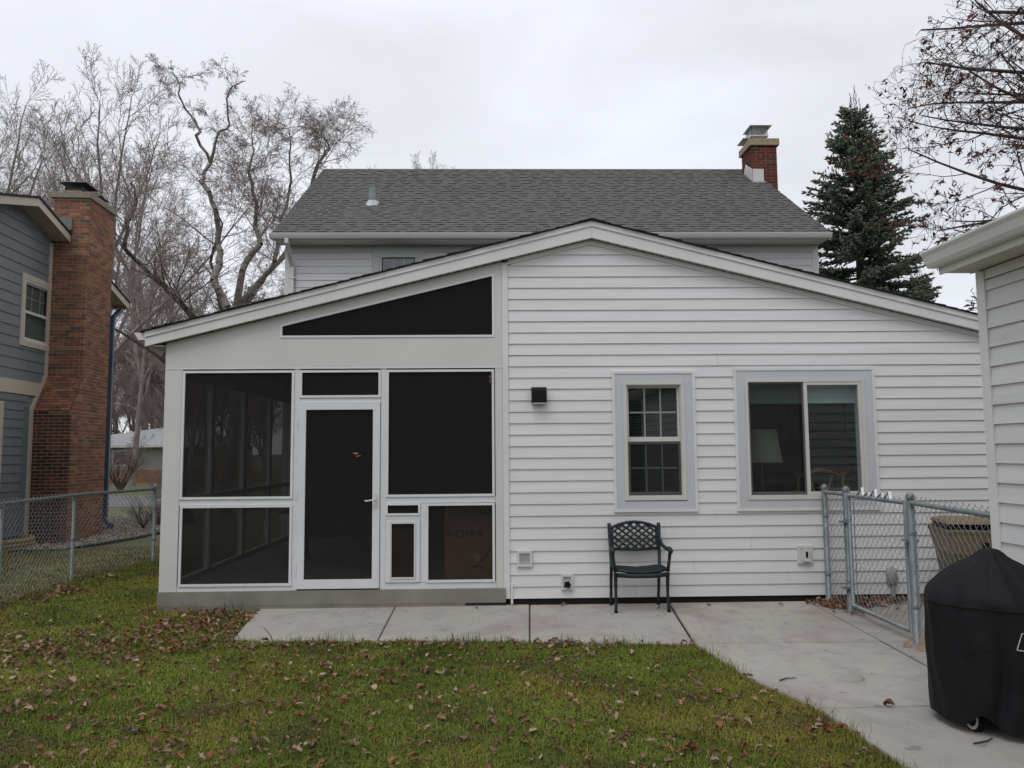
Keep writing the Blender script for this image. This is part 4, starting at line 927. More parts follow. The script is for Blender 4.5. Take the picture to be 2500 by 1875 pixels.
# fence along the neighbour's lot line
lf = thing('chain_link_fence', 'weathered chain link fence between the lawn and the grey house', 'fence', (-5.6, 2, 0))
off = Vector((5.6, -2, 0))
LFP = [(-5.48, -2.4), (-5.62, .4), (-5.75, 2.18), (-5.42, 3.95)]
for (x, y), hh, cp in zip(LFP, (1.13, 1.13, 1.12, 1.20), (False, False, False, True)):
    post(lf, x+5.6, y-2, hh, .024 if cp is False else .031, GREENPOST, True, bands=(.3, .7) if cp else (.5,))
for (a, b) in zip(LFP, LFP[1:]):
    mb = MB(); mb.tube([(a[0]+5.6, a[1]-2, 1.155), (b[0]+5.6, b[1]-2, 1.155)], .021, 10); mb.build('top_rail', GALV, lf, True)
ck = []
for (a, b) in zip(LFP, LFP[1:]): chainlink(ck, (a[0]+5.6+.028, a[1]-2), (b[0]+5.6+.028, b[1]-2), .04, 1.17)
place('wire_mesh', seg_mesh('wire_mesh', ck, WIRE), lf)
# fence from the house to the garage, with a gate
rf = thing('chain_link_fence', 'short galvanised chain link fence joining house and garage beside the gate', 'fence', (3.7, -1, PZ))
def rl(x, y): return (x-3.7, y+1)
FP = [(3.645, -.12), (3.655, -.62), (3.625, -1.93), (3.47, -3.28)]
H_ = 1.255
post(rf, *rl(*FP[0]), H_, .030); post(rf, *rl(*FP[1]), H_, .034); post(rf, *rl(*FP[2]), H_, .034)
for a, b in ((FP[0], FP[1]), (FP[2], FP[3])):
    mb = MB(); mb.tube([(*rl(*a), H_-.055), (*rl(*b), H_-.055)], .021, 10); mb.build('top_rail', GALV, rf, True)
    ck = []; chainlink(ck, rl(*a), rl(*b), .03, H_-.03); place('wire_mesh', seg_mesh('wire_mesh', ck, WIRE), rf)
    for tt in (.25, .6):
        mb = MB(); q = Vector(rl(*a)).lerp(Vector(rl(*b)), tt); mb.lathe([(.024, -.006), (.024, .006)], 0, 0, 10); o = mb.build('tie_band', RAILM, rf); o.location = (q.x, q.y, H_-.055); o.rotation_euler = (R(90), 0, R(3))
gt = thing('chain_link_gate', 'galvanised tube gate with chain link mesh between two fence posts', 'gate', (3.65, -.69, PZ))
GA = Vector((0, 0)); GB = Vector((3.632-3.65, -1.83+.69))
for q in (GA, GB):
    mb = MB(); mb.tube([(q.x, q.y, .07), (q.x, q.y, 1.215)], .021, 10); mb.build('upright', GALV, gt, True)
for z in (.085, 1.195):
    mb = MB(); mb.tube([(GA.x, GA.y, z), (GB.x, GB.y, z)], .021, 10); mb.build('cross_rail', GALV, gt, True)
ck = []; chainlink(ck, GA, GB, .10, 1.20); place('wire_mesh', seg_mesh('wire_mesh', ck, WIRE), gt)
mb = MB(); mb.tube([(GA.x+.035, GA.y-.03, .1), (GA.x+.035, GA.y-.03, 1.13)], .005, 5); mb.build('tension_bar', RAILM, gt)
for z in (.25, .92):
    mb = MB(); mb.box(-.075, .03, .03, .1, z-.012, z+.012); mb.build('hinge', RAILM, gt)
mb = MB(); mb.box(GB.x-.06, GB.x+.05, GB.y-.10, GB.y-.02, .86, .885); mb.build('latch', RAILM, gt)
t = thing('metal_strip', 'bright bent metal ribbon woven along the top of the gate', 'metal strip', (3.65, -.69, PZ))
pts = []
for k in range(11):
    f = .20+.06*k; q = GA.lerp(GB, f); pts.append((q.x+(.012 if k % 2 else -.012), q.y, 1.205+(.065+.02*math.sin(k*1.7) if k % 2 else .0)))
mb = MB()
for a, b in zip(pts, pts[1:]):
    mb.add([(a[0]-.014, a[1], a[2]), (a[0]+.014, a[1]+.006, a[2]), (b[0]+.014, b[1]+.006, b[2]), (b[0]-.014, b[1], b[2])], [(0, 1, 2, 3)]); mb.add([(a[0]-.014, a[1]+.002, a[2]), (a[0]+.014, a[1]+.008, a[2]), (b[0]+.014, b[1]+.008, b[2]), (b[0]-.014, b[1]+.002, b[2])], [(3, 2, 1, 0)])
mb.build('ribbon', FOIL, t)

# ================================================================ BINS BEHIND THE FENCE
def bin_cart(name, label, loc, rz, lean, body, lid, dark):
    t = thing(name, label, 'bin', loc, rz)
    T = Matrix.Rotation(R(lean), 4, 'Y')
    def loft(mb, rings):
        b = len(mb.v)
        for (w_, d_, z) in rings:
            for sx, sy in ((-1, -1), (1, -1), (1, 1), (-1, 1)): mb.v.append(tuple(T @ Vector((sx*w_/2, sy*d_/2, z))))
        for i in range(len(rings)-1):
            for k in range(4): mb.f.append((b+i*4+k, b+i*4+(k+1) % 4, b+i*4+4+(k+1) % 4, b+i*4+4+k)); mb.m.append(0)
        mb.f.append((b, b+3, b+2, b+1)); mb.f.append(tuple(b+(len(rings)-1)*4+k for k in range(4))); mb.m += [0, 0]
    mb = MB(); loft(mb, [(.40, .40, .06), (.50, .52, .60), (.50, .52, .62)]); mb.build('body', body, t)
    mb = MB(); loft(mb, [(.515, .54, .622), (.575, .60, .80), (.585, .61, .82)]); mb.build('upper_body', lid, t)
    mb = MB(); loft(mb, [(.60, .62, .822), (.60, .62, .85), (.585, .60, .86)]); mb.build('rim', body, t)
    mb = MB(); loft(mb, [(.54, .50, .861), (.54, .50, .915)]); mb.build('shadow_gap', dark, t)
    mb = MB(); loft(mb, [(.57, .56, .916), (.55, .52, .945), (.40, .36, .965)]); mb.build('lid', lid, t)
    mb = MB(); mb.tube([T @ Vector((-.2, .24, .08)), T @ Vector((.2, .24, .08))], .09, 14); mb.build('wheel', BLACKP, t)
    mb = MB(); mb.tube([T @ Vector((-.22, .32, .88)), T @ Vector((.22, .32, .88))], .016, 8); mb.build('handle', dark, t)
    mb = MB(); mb.box(.02, .22, -.312, -.27, .62, .74, T=T); mb.build('lift_recess', dark, t)
bin_cart('trash_bin', 'tan wheeled trash bin behind the fence', (4.85, -.75, PZ), R(-14), 0, TAN2, TAN, BLACKP)
bin_cart('recycling_bin', 'dark green wheeled bin beside the tan one', (5.47, -.95, PZ), R(-10), 0, DKGREEN, DKGREEN, BLACKP)

# ================================================================ GARAGE
ga = thing('garage', 'white vinyl sided garage with an aluminium gutter beside the covered grill', 'garage', (3.44, -3.35, 0), R(1.5))
mb = MB(); mb.box(.0045, 7.4, -.12, 0, -.05, 2.96); mb.build('rear_wall', GARAGE_VINYL, ga)
mb = MB(); mb.box(.006, 6.8, .006, .12, .12, 2.955); gw = mb.build('side_wall', GARAGE_VINYL, ga, rot=(0, 0, R(-90)))
gb = MB(); gb.box(-7.35, -.1, .0015, .004, .12, 2.9); gback = gb.build('rear_siding', GARAGE_VINYL, ga, loc=(0, .004, 0), rot=(0, 0, R(180)))
siding(gback, .14, 2.86, .1325, lambda z: (-7.3, -.095), [], GARAGE_VINYL, seams=False, out=.020)
siding(gw, .14, 2.86, .1325, lambda z: (.075, 6.7), [], GARAGE_VINYL, seams=False, out=.020)
mb = MB(); mb.box(-.024, .09, -.006, .012, .12, 2.93); mb.box(-.024, -.004, -.075, -.007, .12, 2.93); mb.build('corner_trim', TRIM, ga)
mb = MB(); mb.box(-.02, -.001, -6.7, -.08, 2.87, 2.935); mb.build('frieze_trim', TRIM, ga)
mb = MB(); mb.box(.01, 7.3, -6.8, -.1, -.06, .118); mb.build('foundation', CONC2, ga)
mb = MB(); mb.prism([(-.235, 2.945), (.12, 2.945), (.12, 2.957), (-.235, 2.957)], -6.9, .06); mb.build('eave_soffit', SOFFIT, ga)
mb = MB(); mb.box(-.25, -.2355, -6.9, .07, 2.935, 3.075); mb.build('eave_fascia', FASCIA, ga)
mb = MB(); prof = [(-.251, 2.985), (-.315, 2.985), (-.335, 3.01), (-.352, 3.06), (-.372, 3.085), (-.372, 3.10), (-.362, 3.10), (-.343, 3.065), (-.325, 3.015), (-.308, 2.995), (-.251, 2.995)]
mb.prism(prof, -6.95, .09); mb.prism([(-.251, 2.985), (-.315, 2.985), (-.335, 3.01), (-.352, 3.06), (-.372, 3.085), (-.372, 3.10), (-.251, 3.10)], .0905, .096); mb.build('gutter', FASCIA, ga)
mb = MB(); mb.prism([(-.28, 3.085), (3.6, 4.55), (7.6, 3.085), (7.6, 3.05), (3.6, 4.50), (-.25, 3.05)], -6.95, .10); mb.build('roof', ROOFSHEET, ga)
mb = MB(); mb.prism([(-.25, 2.955), (-.25, 3.045), (3.6, 4.49), (3.6, 4.40)], .055, .075); mb.prism([(0.0, 2.961), (7.4, 2.961), (3.6, 4.38)], -.12, -.01); mb.build('gable_trim', FASCIA, ga)

# ================================================================ GREY NEIGHBOUR HOUSE
nh = thing('house', 'blue grey sided house with cream trim and a tall brick chimney', 'house', (-8.32, 6.97, 0), R(3))
WU = -.70
PKV, PKZ, NS = -1.10, 6.60, .285
def nroof(v): return PKZ - NS*abs(v-PKV)
NW = (-.90, .345, 3.79, 5.18); NW2 = (-2.6, -1.32, 1.11, 2.69)
mb = MB(); wall_boxes(mb, -5.0, 2.92, .15, 5.35, [(-.78, .23, 3.92, 5.06)], .006, .2); mb.prism([(-5.0, 5.351), (2.92, 5.351), (2.92, nroof(2.92)-.12), (PKV, PKZ-.12), (-5.0, nroof(-5)-.12)], .006, .2)
nw = mb.build('side_wall', GREYSIDE, nh, loc=(WU, 0, 0), rot=(0, 0, R(90)))
def xr_n(z):
    d = (PKZ-.14-z)/NS; return (max(-4.95, PKV-d), min(2.88, PKV+d))
siding(nw, .20, 2.86, .1685, xr_n, [(-.62, 1.40, .1, 2.62), (NW2[0], NW2[1], NW2[2], NW2[3]), (-.45, 1.4, 2.60, 2.9)], GREYSIDE, out=.02)
siding(nw, 3.13, 6.44, .200, xr_n, [(NW[0], NW[1], NW[2], NW[3]), (.06, 1.40, 3.0, 6.6)], GREYSIDE, out=.02)
mb = MB(); mb.box(WU+.001, WU+.03, -5, .10, 2.865, 3.125); mb.box(WU+.001, WU+.03, 1.36, 2.9, 2.865, 3.125); mb.build('belly_band', CREAM, nh)
mb = MB()
mb.prism([(.06, 3.30), (.16, 3.30), (.16, 6.02), (.06, 6.02)], WU+.001, WU+.034, axis='x')
mb.prism([(-.40, 2.60), (-.30, 2.60), (.16, 3.299), (.06, 3.299)], WU+.001, WU+.034, axis='x')
mb.prism([(-.40, .2), (-.30, .2), (-.30, 2.599), (-.40, 2.599)], WU+.001, WU+.034, axis='x')
mb.build('chimney_trim', CREAM, nh)
mb = MB(); mb.box(WU+.001, WU+.034, 2.84, 2.93, .2, 5.5); mb.build('corner_trim', CREAM, nh)
def nwin(W, lights, deep=True):
    v0, v1, z0, z1 = W; mb = MB()
    frame_rect(mb, v0, v1, z0, z1, .11, -.04, .0, wb=.10, wt=.10); wn = mb.build('window', CREAM, nh, loc=(WU, 0, 0), rot=(0, 0, R(90)))
    a, b, c, d = v0+.111, v1-.111, z0+.101, z1-.101; mb = MB(); frame_rect(mb, a, b, c, d, .04, -.026, .06); mb.build('window_frame', WHITEP, wn)
    zm = (c+d)/2; mb = MB(); frame_rect(mb, a+.041, b-.041, zm-.02, d-.041, .03, .01, .04); mb.build('sash', WHITEP, wn); mb = MB(); frame_rect(mb, a+.041, b-.041, c+.041, zm-.021, .03, -.016, .012); mb.build('sash', WHITEP, wn)
    for (p, q, y) in ((zm+.01, d-.071, .025), (c+.071, zm-.051, .0)):
        mb = MB(); mb.box(a+.071, b-.071, y, y+.004, p, q); mb.build('pane', GLASS, wn)
    if lights:
        for i in (1, 2):
            x = a+.071+(b-a-.142)*i/3; mb = MB(); mb.box(x-.01, x+.01, .031, .038, zm+.01, d-.071); mb.build('muntin', WHITEP, wn)
        mb = MB(); mb.box(a+.071, b-.071, .0385, .044, (zm+d)/2-.04, (zm+d)/2-.02); mb.build('muntin', WHITEP, wn)
    for k in range(int((d-c-.1)/.05)):
        mb = MB(); mb.box(a+.05, b-.05, .07, .074, c+.06+k*.05, c+.06+k*.05+.044); mb.build('blind_slat', M('green blind', (.20, .25, .21), .7) if 'green blind' not in bpy.data.materials else bpy.data.materials['green blind'], wn)
    return wn
nwin(NW, True); nwin(NW2, False)
# roof with deep soffit and cream rake boards
OVU = -.33; FARV, NEARV = 3.12, -5.4
mb = MB(); mb.prism([(NEARV, nroof(NEARV)), (PKV, PKZ), (FARV, nroof(FARV)), (FARV, nroof(FARV)-.045), (PKV, PKZ-.045), (NEARV, nroof(NEARV)-.045)], -9.0, WU, axis='x')
for a, b in ((NEARV, PKV), (PKV, .15), (1.345, FARV)):
    mb.prism([(a, nroof(a)), (b, nroof(b)), (b, nroof(b)-.045), (a, nroof(a)-.045)], WU+.0005, OVU+.02, axis='x')
mb.build('roof', M('dark blue shingle', (.025, .028, .038), .9, .2, 10), nh)
for a, b in ((NEARV, PKV), (PKV, .15), (1.345, FARV-.01)):
    mb = MB(); mb.prism([(a, nroof(a)-.046), (b, nroof(b)-.046), (b, nroof(b)-.195), (a, nroof(a)-.195)], OVU-.02, OVU, axis='x'); mb.build('rake_board', CREAM, nh)
    nn = max(1, int((b-a)/.3)); 
    for k in range(nn):
        p, q = a+(b-a)*k/nn, a+(b-a)*(k+1)/nn-.006; mb = MB(); mb.prism([(p, nroof(p)-.165), (q, nroof(q)-.165), (q, nroof(q)-.175), (p, nroof(p)-.175)], WU+.002, OVU-.021, axis='x'); mb.build('soffit_panel', CREAMSOF, nh)
mb = MB(); mb.box(-8.9, OVU+.02, FARV, FARV+.10, nroof(FARV)-.13, nroof(FARV)-.02); mb.build('gutter', CREAM, nh)
mb = MB(); mb.box(-8.9, OVU-.022, 2.95, FARV-.011, nroof(FARV)-.20, nroof(FARV)-.19); mb.build('eave_soffit', CREAMSOF, nh)
mb = MB(); mb.tube([(WU+.14, FARV+.06, nroof(FARV)-.10), (WU+.14, FARV+.03, nroof(FARV)-.22), (WU+.10, 2.90, nroof(FARV)-.42), (WU+.10, 2.86, nroof(FARV)-.55), (WU+.10, 2.86, .30), (WU+.10, 2.84, .22), (WU+.20, 2.75, .1), (WU+.35, 2.65, .06)], .062, 4); mb.build('downspout', BLUEPIPE, nh)
mb = MB(); mb.box(-9, WU+.01, 2.925, 3.0, .0, 5.2); mb.build('far_corner_wall', GREYSIDE, nh)
mb = MB(); mb.box(-9, WU-.01, -5, 2.92, -.05, .15); mb.build('foundation', CONC2, nh)
# chimney
mb = MB(); V0, V1, VU = -.30, 1.335, .16
mb.box(WU, -.004, V0+.004, V1-.004, -.05, 2.555); mb.prism([(VU+.004, 2.5555), (V1-.004, 2.5555), (V1-.004, 6.99), (VU+.004, 6.99)], WU, -.004, axis='x'); mb.prism([(V0+.004, 2.5555), (VU+.003, 2.5555), (VU+.003, 3.27)], WU, -.004, axis='x')
nc = mb.build('chimney', MORTAR, nh)
rest = MB(); bud = 300
bud = bricks(lambda a, z: (Vector((WU+a, V0, z)), 0), -WU, .0, 38, rest, nc, 150, SOOTY, .003) ; bud = 150 - (150-bud) + 150
bud = bricks(lambda a, z: (Vector((WU+a, VU, z)), 0), -WU, 3.30, 54, rest, nc, 300-150, BRICK, .003)
bricks(lambda a, z: (Vector((0, V0+.097+a, z)), R(90)), V1-V0-.097, .0, 38, rest, nc, 0, BRICK, .003)
bricks(lambda a, z: (Vector((0, VU+.097+a, z)), R(90)), V1-VU-.097, 2.58, 65, rest, nc, 0, BRICK, .003)
# shoulder: rows laid on the slope, and the raked edge
sa = math.atan2(3.30-2.60, VU-V0); SLg = math.hypot(3.30-2.60, VU-V0)
for k in range(int(SLg/.0677)+1):
    a = 0.; first = True
    while a < -WU-.02:
        L_ = min((.203 if k % 2 else .1) if first else .203, -WU-a); first = False
        T = Matrix.Translation((WU+a, V0, 2.575)) @ Matrix.Rotation(sa, 4, 'X') @ Matrix.Translation((0, k*.0677, 0))
        m2 = MB(); m2.box(0, L_, 0, .058, -.06, .012, T=T); rest.add(m2.v, m2.f); a += L_+.0095
for k in range(11):
    z = 2.58+k*.0677; v = V0+.02+(z-2.58)*(VU-V0)/.72
    Lr = VU+.09-v
    if Lr > .04: m2 = MB(); m2.box(-.09, 0, v, v+Lr, z, z+.058); rest.add(m2.v, m2.f)
o = rest.build('more_bricks', BRICK, nc); o['kind'] = 'stuff'
mb = MB(); mb.box(WU-.05, .05, VU-.05, V1+.05, 6.985, 7.11); mb.build('chimney_crown', CAPCONC2, nc)
mb = MB(); mb.box(-.52, -.22, VU+.12, VU+.45, 7.111, 7.20); mb.build('clay_flue', CLAY, nc)
for (a, b, z) in ((VU+.04, VU+.56, 7.20), (VU+.72, VU+1.10, 7.14)):
    mb = MB(); mb.box(-.55, -.17, a+.06, b-.06, z, z+.035)
    for x in (-.53, -.19):
        for y in (a+.08, b-.08): mb.box(x-.006, x+.006, y-.006, y+.006, z+.035, z+.13)
    mb.add([(-.64, a-.03, z+.13), (-.08, a-.03, z+.13), (-.08, b+.03, z+.13), (-.64, b+.03, z+.13), (-.55, a+.06, z+.175), (-.17, a+.06, z+.175), (-.17, b-.06, z+.175), (-.55, b-.06, z+.175)], [(0, 1, 5, 4), (1, 2, 6, 5), (2, 3, 7, 6), (3, 0, 4, 7), (4, 5, 6, 7), (3, 2, 1, 0)]); mb.build('flue_cap', BLACKM, nc)
mb = MB(); mb.box(-.62, -.30, VU-.06, VU-.004, 6.30, 6.56); mb.build('flashing_box', M('grey flashing', (.17, .17, .155), .6, .1, 6), nc)
# tan corrugated window well
mb = MB()
for k in range(3):
    pts = []
    for i in range(13):
        a = R(-90+180*i/12); pts.append((WU+.02+.45*math.cos(a), -1.15+.62*math.sin(a), .04+k*.07))
    mb.tube(pts, .04, 6)
mb.build('window_well', M('rusty tan steel', (.28, .19, .10), .7, .25, 12), nh)

# ================================================================ FAR HOUSE
fh = thing('house', 'low far house with pale hip roof and orange brick base across the street', 'house', (-22.5, 41, 0))
mb = MB(); mb.box(-7, 5, 0, 7, .75, 2.25); mb.build('wall', FARWALL, fh)
mb = MB(); mb.box(-7.01, 5.01, -.01, 7.01, -.05, .749); mb.build('brick_base', FARBRICK, fh)
mb = MB(); e0 = [(-7.7, -.7, 2.22), (5.7, -.7, 2.22), (5.7, 7.7, 2.22), (-7.7, 7.7, 2.22)]; mb.add(e0 + [(-3.5, 3.5, 3.05), (.6, 3.5, 3.62), (1.6, 3.5, 3.62)], [(0, 1, 6, 5, 4), (1, 2, 6), (2, 3, 4, 5, 6), (3, 0, 4), (3, 2, 1, 0)]); mb.build('hip_roof', WHITEROOF, fh)
mb = MB(); mb.box(-7.72, 5.72, -.78, -.70, 2.16, 2.30); mb.build('fascia', WHITEP, fh)
for x in (-4.2, -1.6, 1.6):
    mb = MB(); frame_rect(mb, x, x+1.6, 1.0, 2.0, .08, -.05, -.001); wn = mb.build('window', WHITEP, fh); mb = MB(); mb.box(x+.08, x+1.52, -.03, -.025, 1.08, 1.92); mb.build('pane', M('far dark pane', (.06, .07, .07), .2) if 'far dark pane' not in bpy.data.materials else bpy.data.materials['far dark pane'], wn)
t = MB(); t.lathe([(0, .48), (.3, .42), (.48, .2), (.5, 0)], 0, 0, 10, fn=lambda r, z, a: (r*(1+.15*math.sin(3*a)), z)); o = t.build('boulder', ROCK, smooth=True); o.location = (-8.0, 10.9, 0); tag(o, 'dark rounded boulder at the edge of the pebble bed', 'boulder')

# ================================================================ TREES
RMIN = .004
def grow(S, p, d, L, r, lvl, cfg, rg):
    c = cfg[lvl]; n = c['n']; st = L/n; rr = r
    for i in range(n):
        d = (d + Vector((rg.gauss(0, c['wob']), rg.gauss(0, c['wob']), rg.gauss(0, c['wob'])+c['up']))).normalized()
        q = p + d*st; r2 = max(RMIN, r*(1-(i+1)/n*c['taper'])); S[min(lvl, 3)].append((tuple(p), tuple(q), rr, r2)); p = q; rr = r2
        if lvl+1 < len(cfg) and (i+1)/n >= c['from']:
            k = c['kids'] if i < n-1 else c['kids']+1
            kk = int(k) + (1 if rg.random() < k-int(k) else 0)
            for _ in range(kk):
                ax = d.orthogonal().normalized(); ax.rotate(Matrix.Rotation(rg.uniform(0, math.tau), 3, d)); a = R(rg.uniform(*c['ang']))
                nd = (d*math.cos(a) + ax*math.sin(a)).normalized(); Lc = L*c['ratio']*rg.uniform(.7, 1.15)*(1.15-.5*(i+1)/n)
                grow(S, q, nd, Lc, max(RMIN, rr*c['rr']), lvl+1, cfg, rg)
def tree_meshes(S, name, bark, twig):
    def arr(lst): return (np.array([s[0] for s in lst]), np.array([s[1] for s in lst]), np.array([s[2] for s in lst]), np.array([s[3] for s in lst]))
    a = S[0]+S[1]; b = S[2]+S[3]
    return seg_mesh(name+'_trunk', [arr(a)], bark, 6), seg_mesh(name+'_crown', [arr(b)], twig, 3)
def put_tree(name, label, cat, loc, meshes, rotz=0, sc=1, group=None):
    t = thing(name, label, cat, loc, rotz, group); t.scale = (sc, sc, sc)
    place('trunk', meshes[0], t); place('crown', meshes[1], t); return t
def cfg_maple(spread=1., low=.45):
    return [dict(n=6, wob=.04, up=.02, taper=.35, **{'from': low}, kids=2.0, ang=(14*spread, 40*spread), ratio=.95, rr=.58),
            dict(n=8, wob=.07, up=.05, taper=.75, **{'from': .22}, kids=1.3, ang=(20, 42), ratio=.42, rr=.52),
            dict(n=6, wob=.09, up=.05, taper=.75, **{'from': .15}, kids=1.4, ang=(22, 50), ratio=.45, rr=.6),
            dict(n=4, wob=.12, up=.04, taper=.6, **{'from': .2}, kids=1.35, ang=(25, 55), ratio=.5, rr=.7),
            dict(n=3, wob=.15, up=.03, taper=.4, **{'from': .9}, kids=0, ang=(20, 60), ratio=.5, rr=.7)]
def make_maple(seed, H, spread, low=.45):
    rg = random.Random(seed); S = [[], [], [], []]; grow(S, Vector((0, 0, 0)), Vector((0, 0, 1)), H*.42, H*.0085, 0, cfg_maple(spread, low), rg); return S
def topz(S): q = sorted(s[1][2] for l in S for s in l); return q[int(len(q)*.995)]
maples = []
for seed, spread, low in ((11, .8, .45), (23, 1.2, .4), (37, 1.0, .5), (52, 1.5, .12)):
    RMIN = .011 if seed == 52 else .005
    S = make_maple(seed, 18, spread, low); maples.append((tree_meshes(S, 'maple', BARK, TWIG2 if seed in (11, 37) else TWIG), topz(S)))
TL = [('bare maple with upright limbs rising behind the grey house roof', -22.3, 27, 19.4, 0, 40), ('bare maple with a broad fan crown behind the brick chimney', -18.3, 27, 19.0, 2, 150), ('bare spreading tree beyond the street between chimney and birch', -25.8, 50, 26.0, 1, 260)]
for lb, x, y, H, k, rot in TL: put_tree('bare_tree', lb, 'tree', (x, y, 0), maples[k][0], R(rot), H/maples[k][1])
WOOD = [(-30, 34, 19, 1, 20), (-26.5, 38, 17, 2, 80), (-20.5, 36, 15.5, 0, 210), (-12.5, 34, 11.5, 3, 300), (-9.0, 31, 11.5, 1, 30), (-15.5, 52, 16, 0, 120), (-21.0, 53, 15, 3, 200), (-24.5, 56, 16, 2, 10), (-29, 58, 18, 0, 77), (-18.5, 60, 16, 2, 160), (-33, 60, 17, 1, 310), (-6.0, 36, 14.0, 3, 95), (-27.5, 62, 14, 3, 55), (-22.5, 64, 15, 0, 15),
        (-25.0, 52.5, 11, 3, 140), (-17.0, 40, 11, 3, 250), (-28.5, 51, 11, 3, 5), (-31.5, 54, 12, 3, 95), (-13.8, 27, 9.5, 3, 180), (-23.0, 50, 12, 3, 330), (-26.8, 50, 11, 3, 40), (-29.5, 66, 13, 3, 20), (-32.5, 68, 14, 3, 111), (-26.0, 70, 13, 3, 222), (-20.3, 44.5, 9, 3, 300)]
for x, y, H, k, rot in WOOD:
    if k == 3: put_tree('bare_tree', 'low twiggy leafless tree in the thicket behind the street', 'tree', (x, y, 0), maples[k][0], R(rot), H/maples[k][1], 'low twiggy trees beyond the street')
    else: put_tree('bare_tree', 'tall distant leafless tree in the woods behind the street', 'tree', (x, y, 0), maples[k][0], R(rot), H/maples[k][1], 'leafless trees in the woods beyond the street')
put_tree('bare_tree', 'leafless tree whose top twigs show just above the shingle ridge', 'tree', (-1.9, 30, 0), maples[2][0], R(70), 15.9/maples[2][1])
RMIN = .004
# birches with traced stems
def side_growth(S, pts, r0_, r1_, dy, rg, lens, kids, lvl_cfg, start=0.1, at=None):
    P = [Vector((x, dy + .25*math.sin(i*1.7+x), z)) for i, (x, z) in enumerate(pts)]; n = len(P)
    if at is not None: P[0] = at.copy()
    for i in range(n-1):
        ra = r0_+(r1_-r0_)*i/(n-1); rb = r0_+(r1_-r0_)*(i+1)/(n-1); m = 3
        prev = P[i]; pr = ra
        for k in range(1, m+1):
            q = P[i].lerp(P[i+1], k/m) + Vector((rg.gauss(0, .03), rg.gauss(0, .03), 0))*(k < m); r_ = ra+(rb-ra)*k/m; S[0].append((tuple(prev), tuple(q), pr, r_)); prev = q; pr = r_
            if (i+k/m)/(n-1) > start:
                for _ in range(rg.choice(kids)):
                    a = rg.uniform(0, math.tau); nd = Vector((math.cos(a), math.sin(a), rg.uniform(.2, 1.1))).normalized(); grow(S, q, nd, rg.uniform(*lens)*(1.2-.45*(i+k/m)/(n-1)), max(.009, r_*.28), 1, lvl_cfg, rg)
    return P
cfg_b = [dict(), dict(n=7, wob=.10, up=.03, taper=.75, **{'from': .2}, kids=1.2, ang=(22, 50), ratio=.55, rr=.6),
         dict(n=5, wob=.11, up=-.01, taper=.7, **{'from': .2}, kids=1.2, ang=(22, 50), ratio=.6, rr=.65),
         dict(n=5, wob=.16, up=-.06, taper=.5, **{'from': .3}, kids=.7, ang=(25, 60), ratio=.5, rr=.7),
         dict(n=4, wob=.16, up=-.10, taper=.4, **{'from': .9}, kids=0, ang=(25, 60), ratio=.5, rr=.7)]
rg = random.Random(5); S = [[], [], [], []]
main = side_growth(S, [(-7.6, 0), (-7.55, 2.5), (-7.65, 4.5), (-7.79, 5.99), (-8.15, 6.74), (-8.12, 7.49), (-8.23, 8.09), (-8.18, 8.9), (-8.51, 9.62), (-8.65, 10.02), (-8.49, 10.43)], .15, .045, 14, rg, (1.2, 2.4), (0, 0, 1), cfg_b, .5)
side_growth(S, [(-8.49, 10.43), (-8.8, 11.15), (-8.81, 11.41), (-9.12, 11.93), (-9.38, 12.45), (-9.42, 12.92), (-9.7, 13.23)], .05, .012, 14, rg, (.5, 1.1), (0, 1, 1), cfg_b, .3, at=min(main, key=lambda q: (q.z-10.43)**2+(q.x-(-8.49))**2))
side_growth(S, [(-8.49, 10.43), (-8.21, 11.21), (-7.97, 11.67), (-7.96, 12.35), (-7.75, 12.66), (-7.5, 13.03)], .045, .012, 14, rg, (.5, 1.0), (0, 0, 1), cfg_b, .3, at=min(main, key=lambda q: (q.z-10.43)**2+(q.x-(-8.49))**2))
put_tree('birch_tree', 'leaning pale birch with a forked bare top rising beside the shingle roof', 'tree', (0, 0, 0), tree_meshes(S, 'birch', BIRCH, TWIG2))
rg = random.Random(9); S = [[], [], [], []]
main = side_growth(S, [(-7.3, 0), (-7.5, 3), (-7.81, 6.19), (-7.54, 7.21), (-7.05, 8.03), (-7.32, 8.65), (-7.23, 9.37), (-7.4, 10.21), (-7.32, 11.0), (-7.5, 11.6)], .14, .014, 14.6, rg, (1.0, 1.9), (1, 2, 2), cfg_b, .45)
side_growth(S, [(-7.7, 5.8), (-7.58, 6.39), (-7.18, 7.01), (-6.68, 7.58), (-6.6, 8.53), (-6.4, 9.9), (-6.3, 11.0), (-6.35, 11.8)], .11, .014, 15, rg, (1.0, 1.9), (1, 2, 2), cfg_b, .3, at=min(main, key=lambda q: (q.z-5.8)**2+(q.x-(-7.7))**2))
side_growth(S, [(-7.2, 6.5), (-6.2, 8.6), (-5.61, 10.58), (-5.35, 11.2), (-5.28, 11.6), (-5.5, 12.0)], .09, .014, 15.5, rg, (1.0, 1.9), (1, 2, 2), cfg_b, .35, at=min(main, key=lambda q: (q.z-6.5)**2+(q.x-(-7.2))**2))
put_tree('birch_tree', 'wide many-stemmed birch with fine drooping reddish twigs at the roof edge', 'tree', (0, 0, 0), tree_meshes(S, 'birch', BIRCH, TWIG))
rg = random.Random(19); S = [[], [], [], []]
main = side_growth(S, [(-9.2, 0), (-9.3, 4), (-9.6, 5.8), (-10.25, 6.51), (-10.87, 7.13), (-11.44, 7.7), (-12.18, 8.49), (-12.21, 9.4), (-12.07, 10.26), (-12.2, 10.84)], .15, .03, 17, rg, (1.5, 3.0), (1, 1, 2), cfg_b, .25)
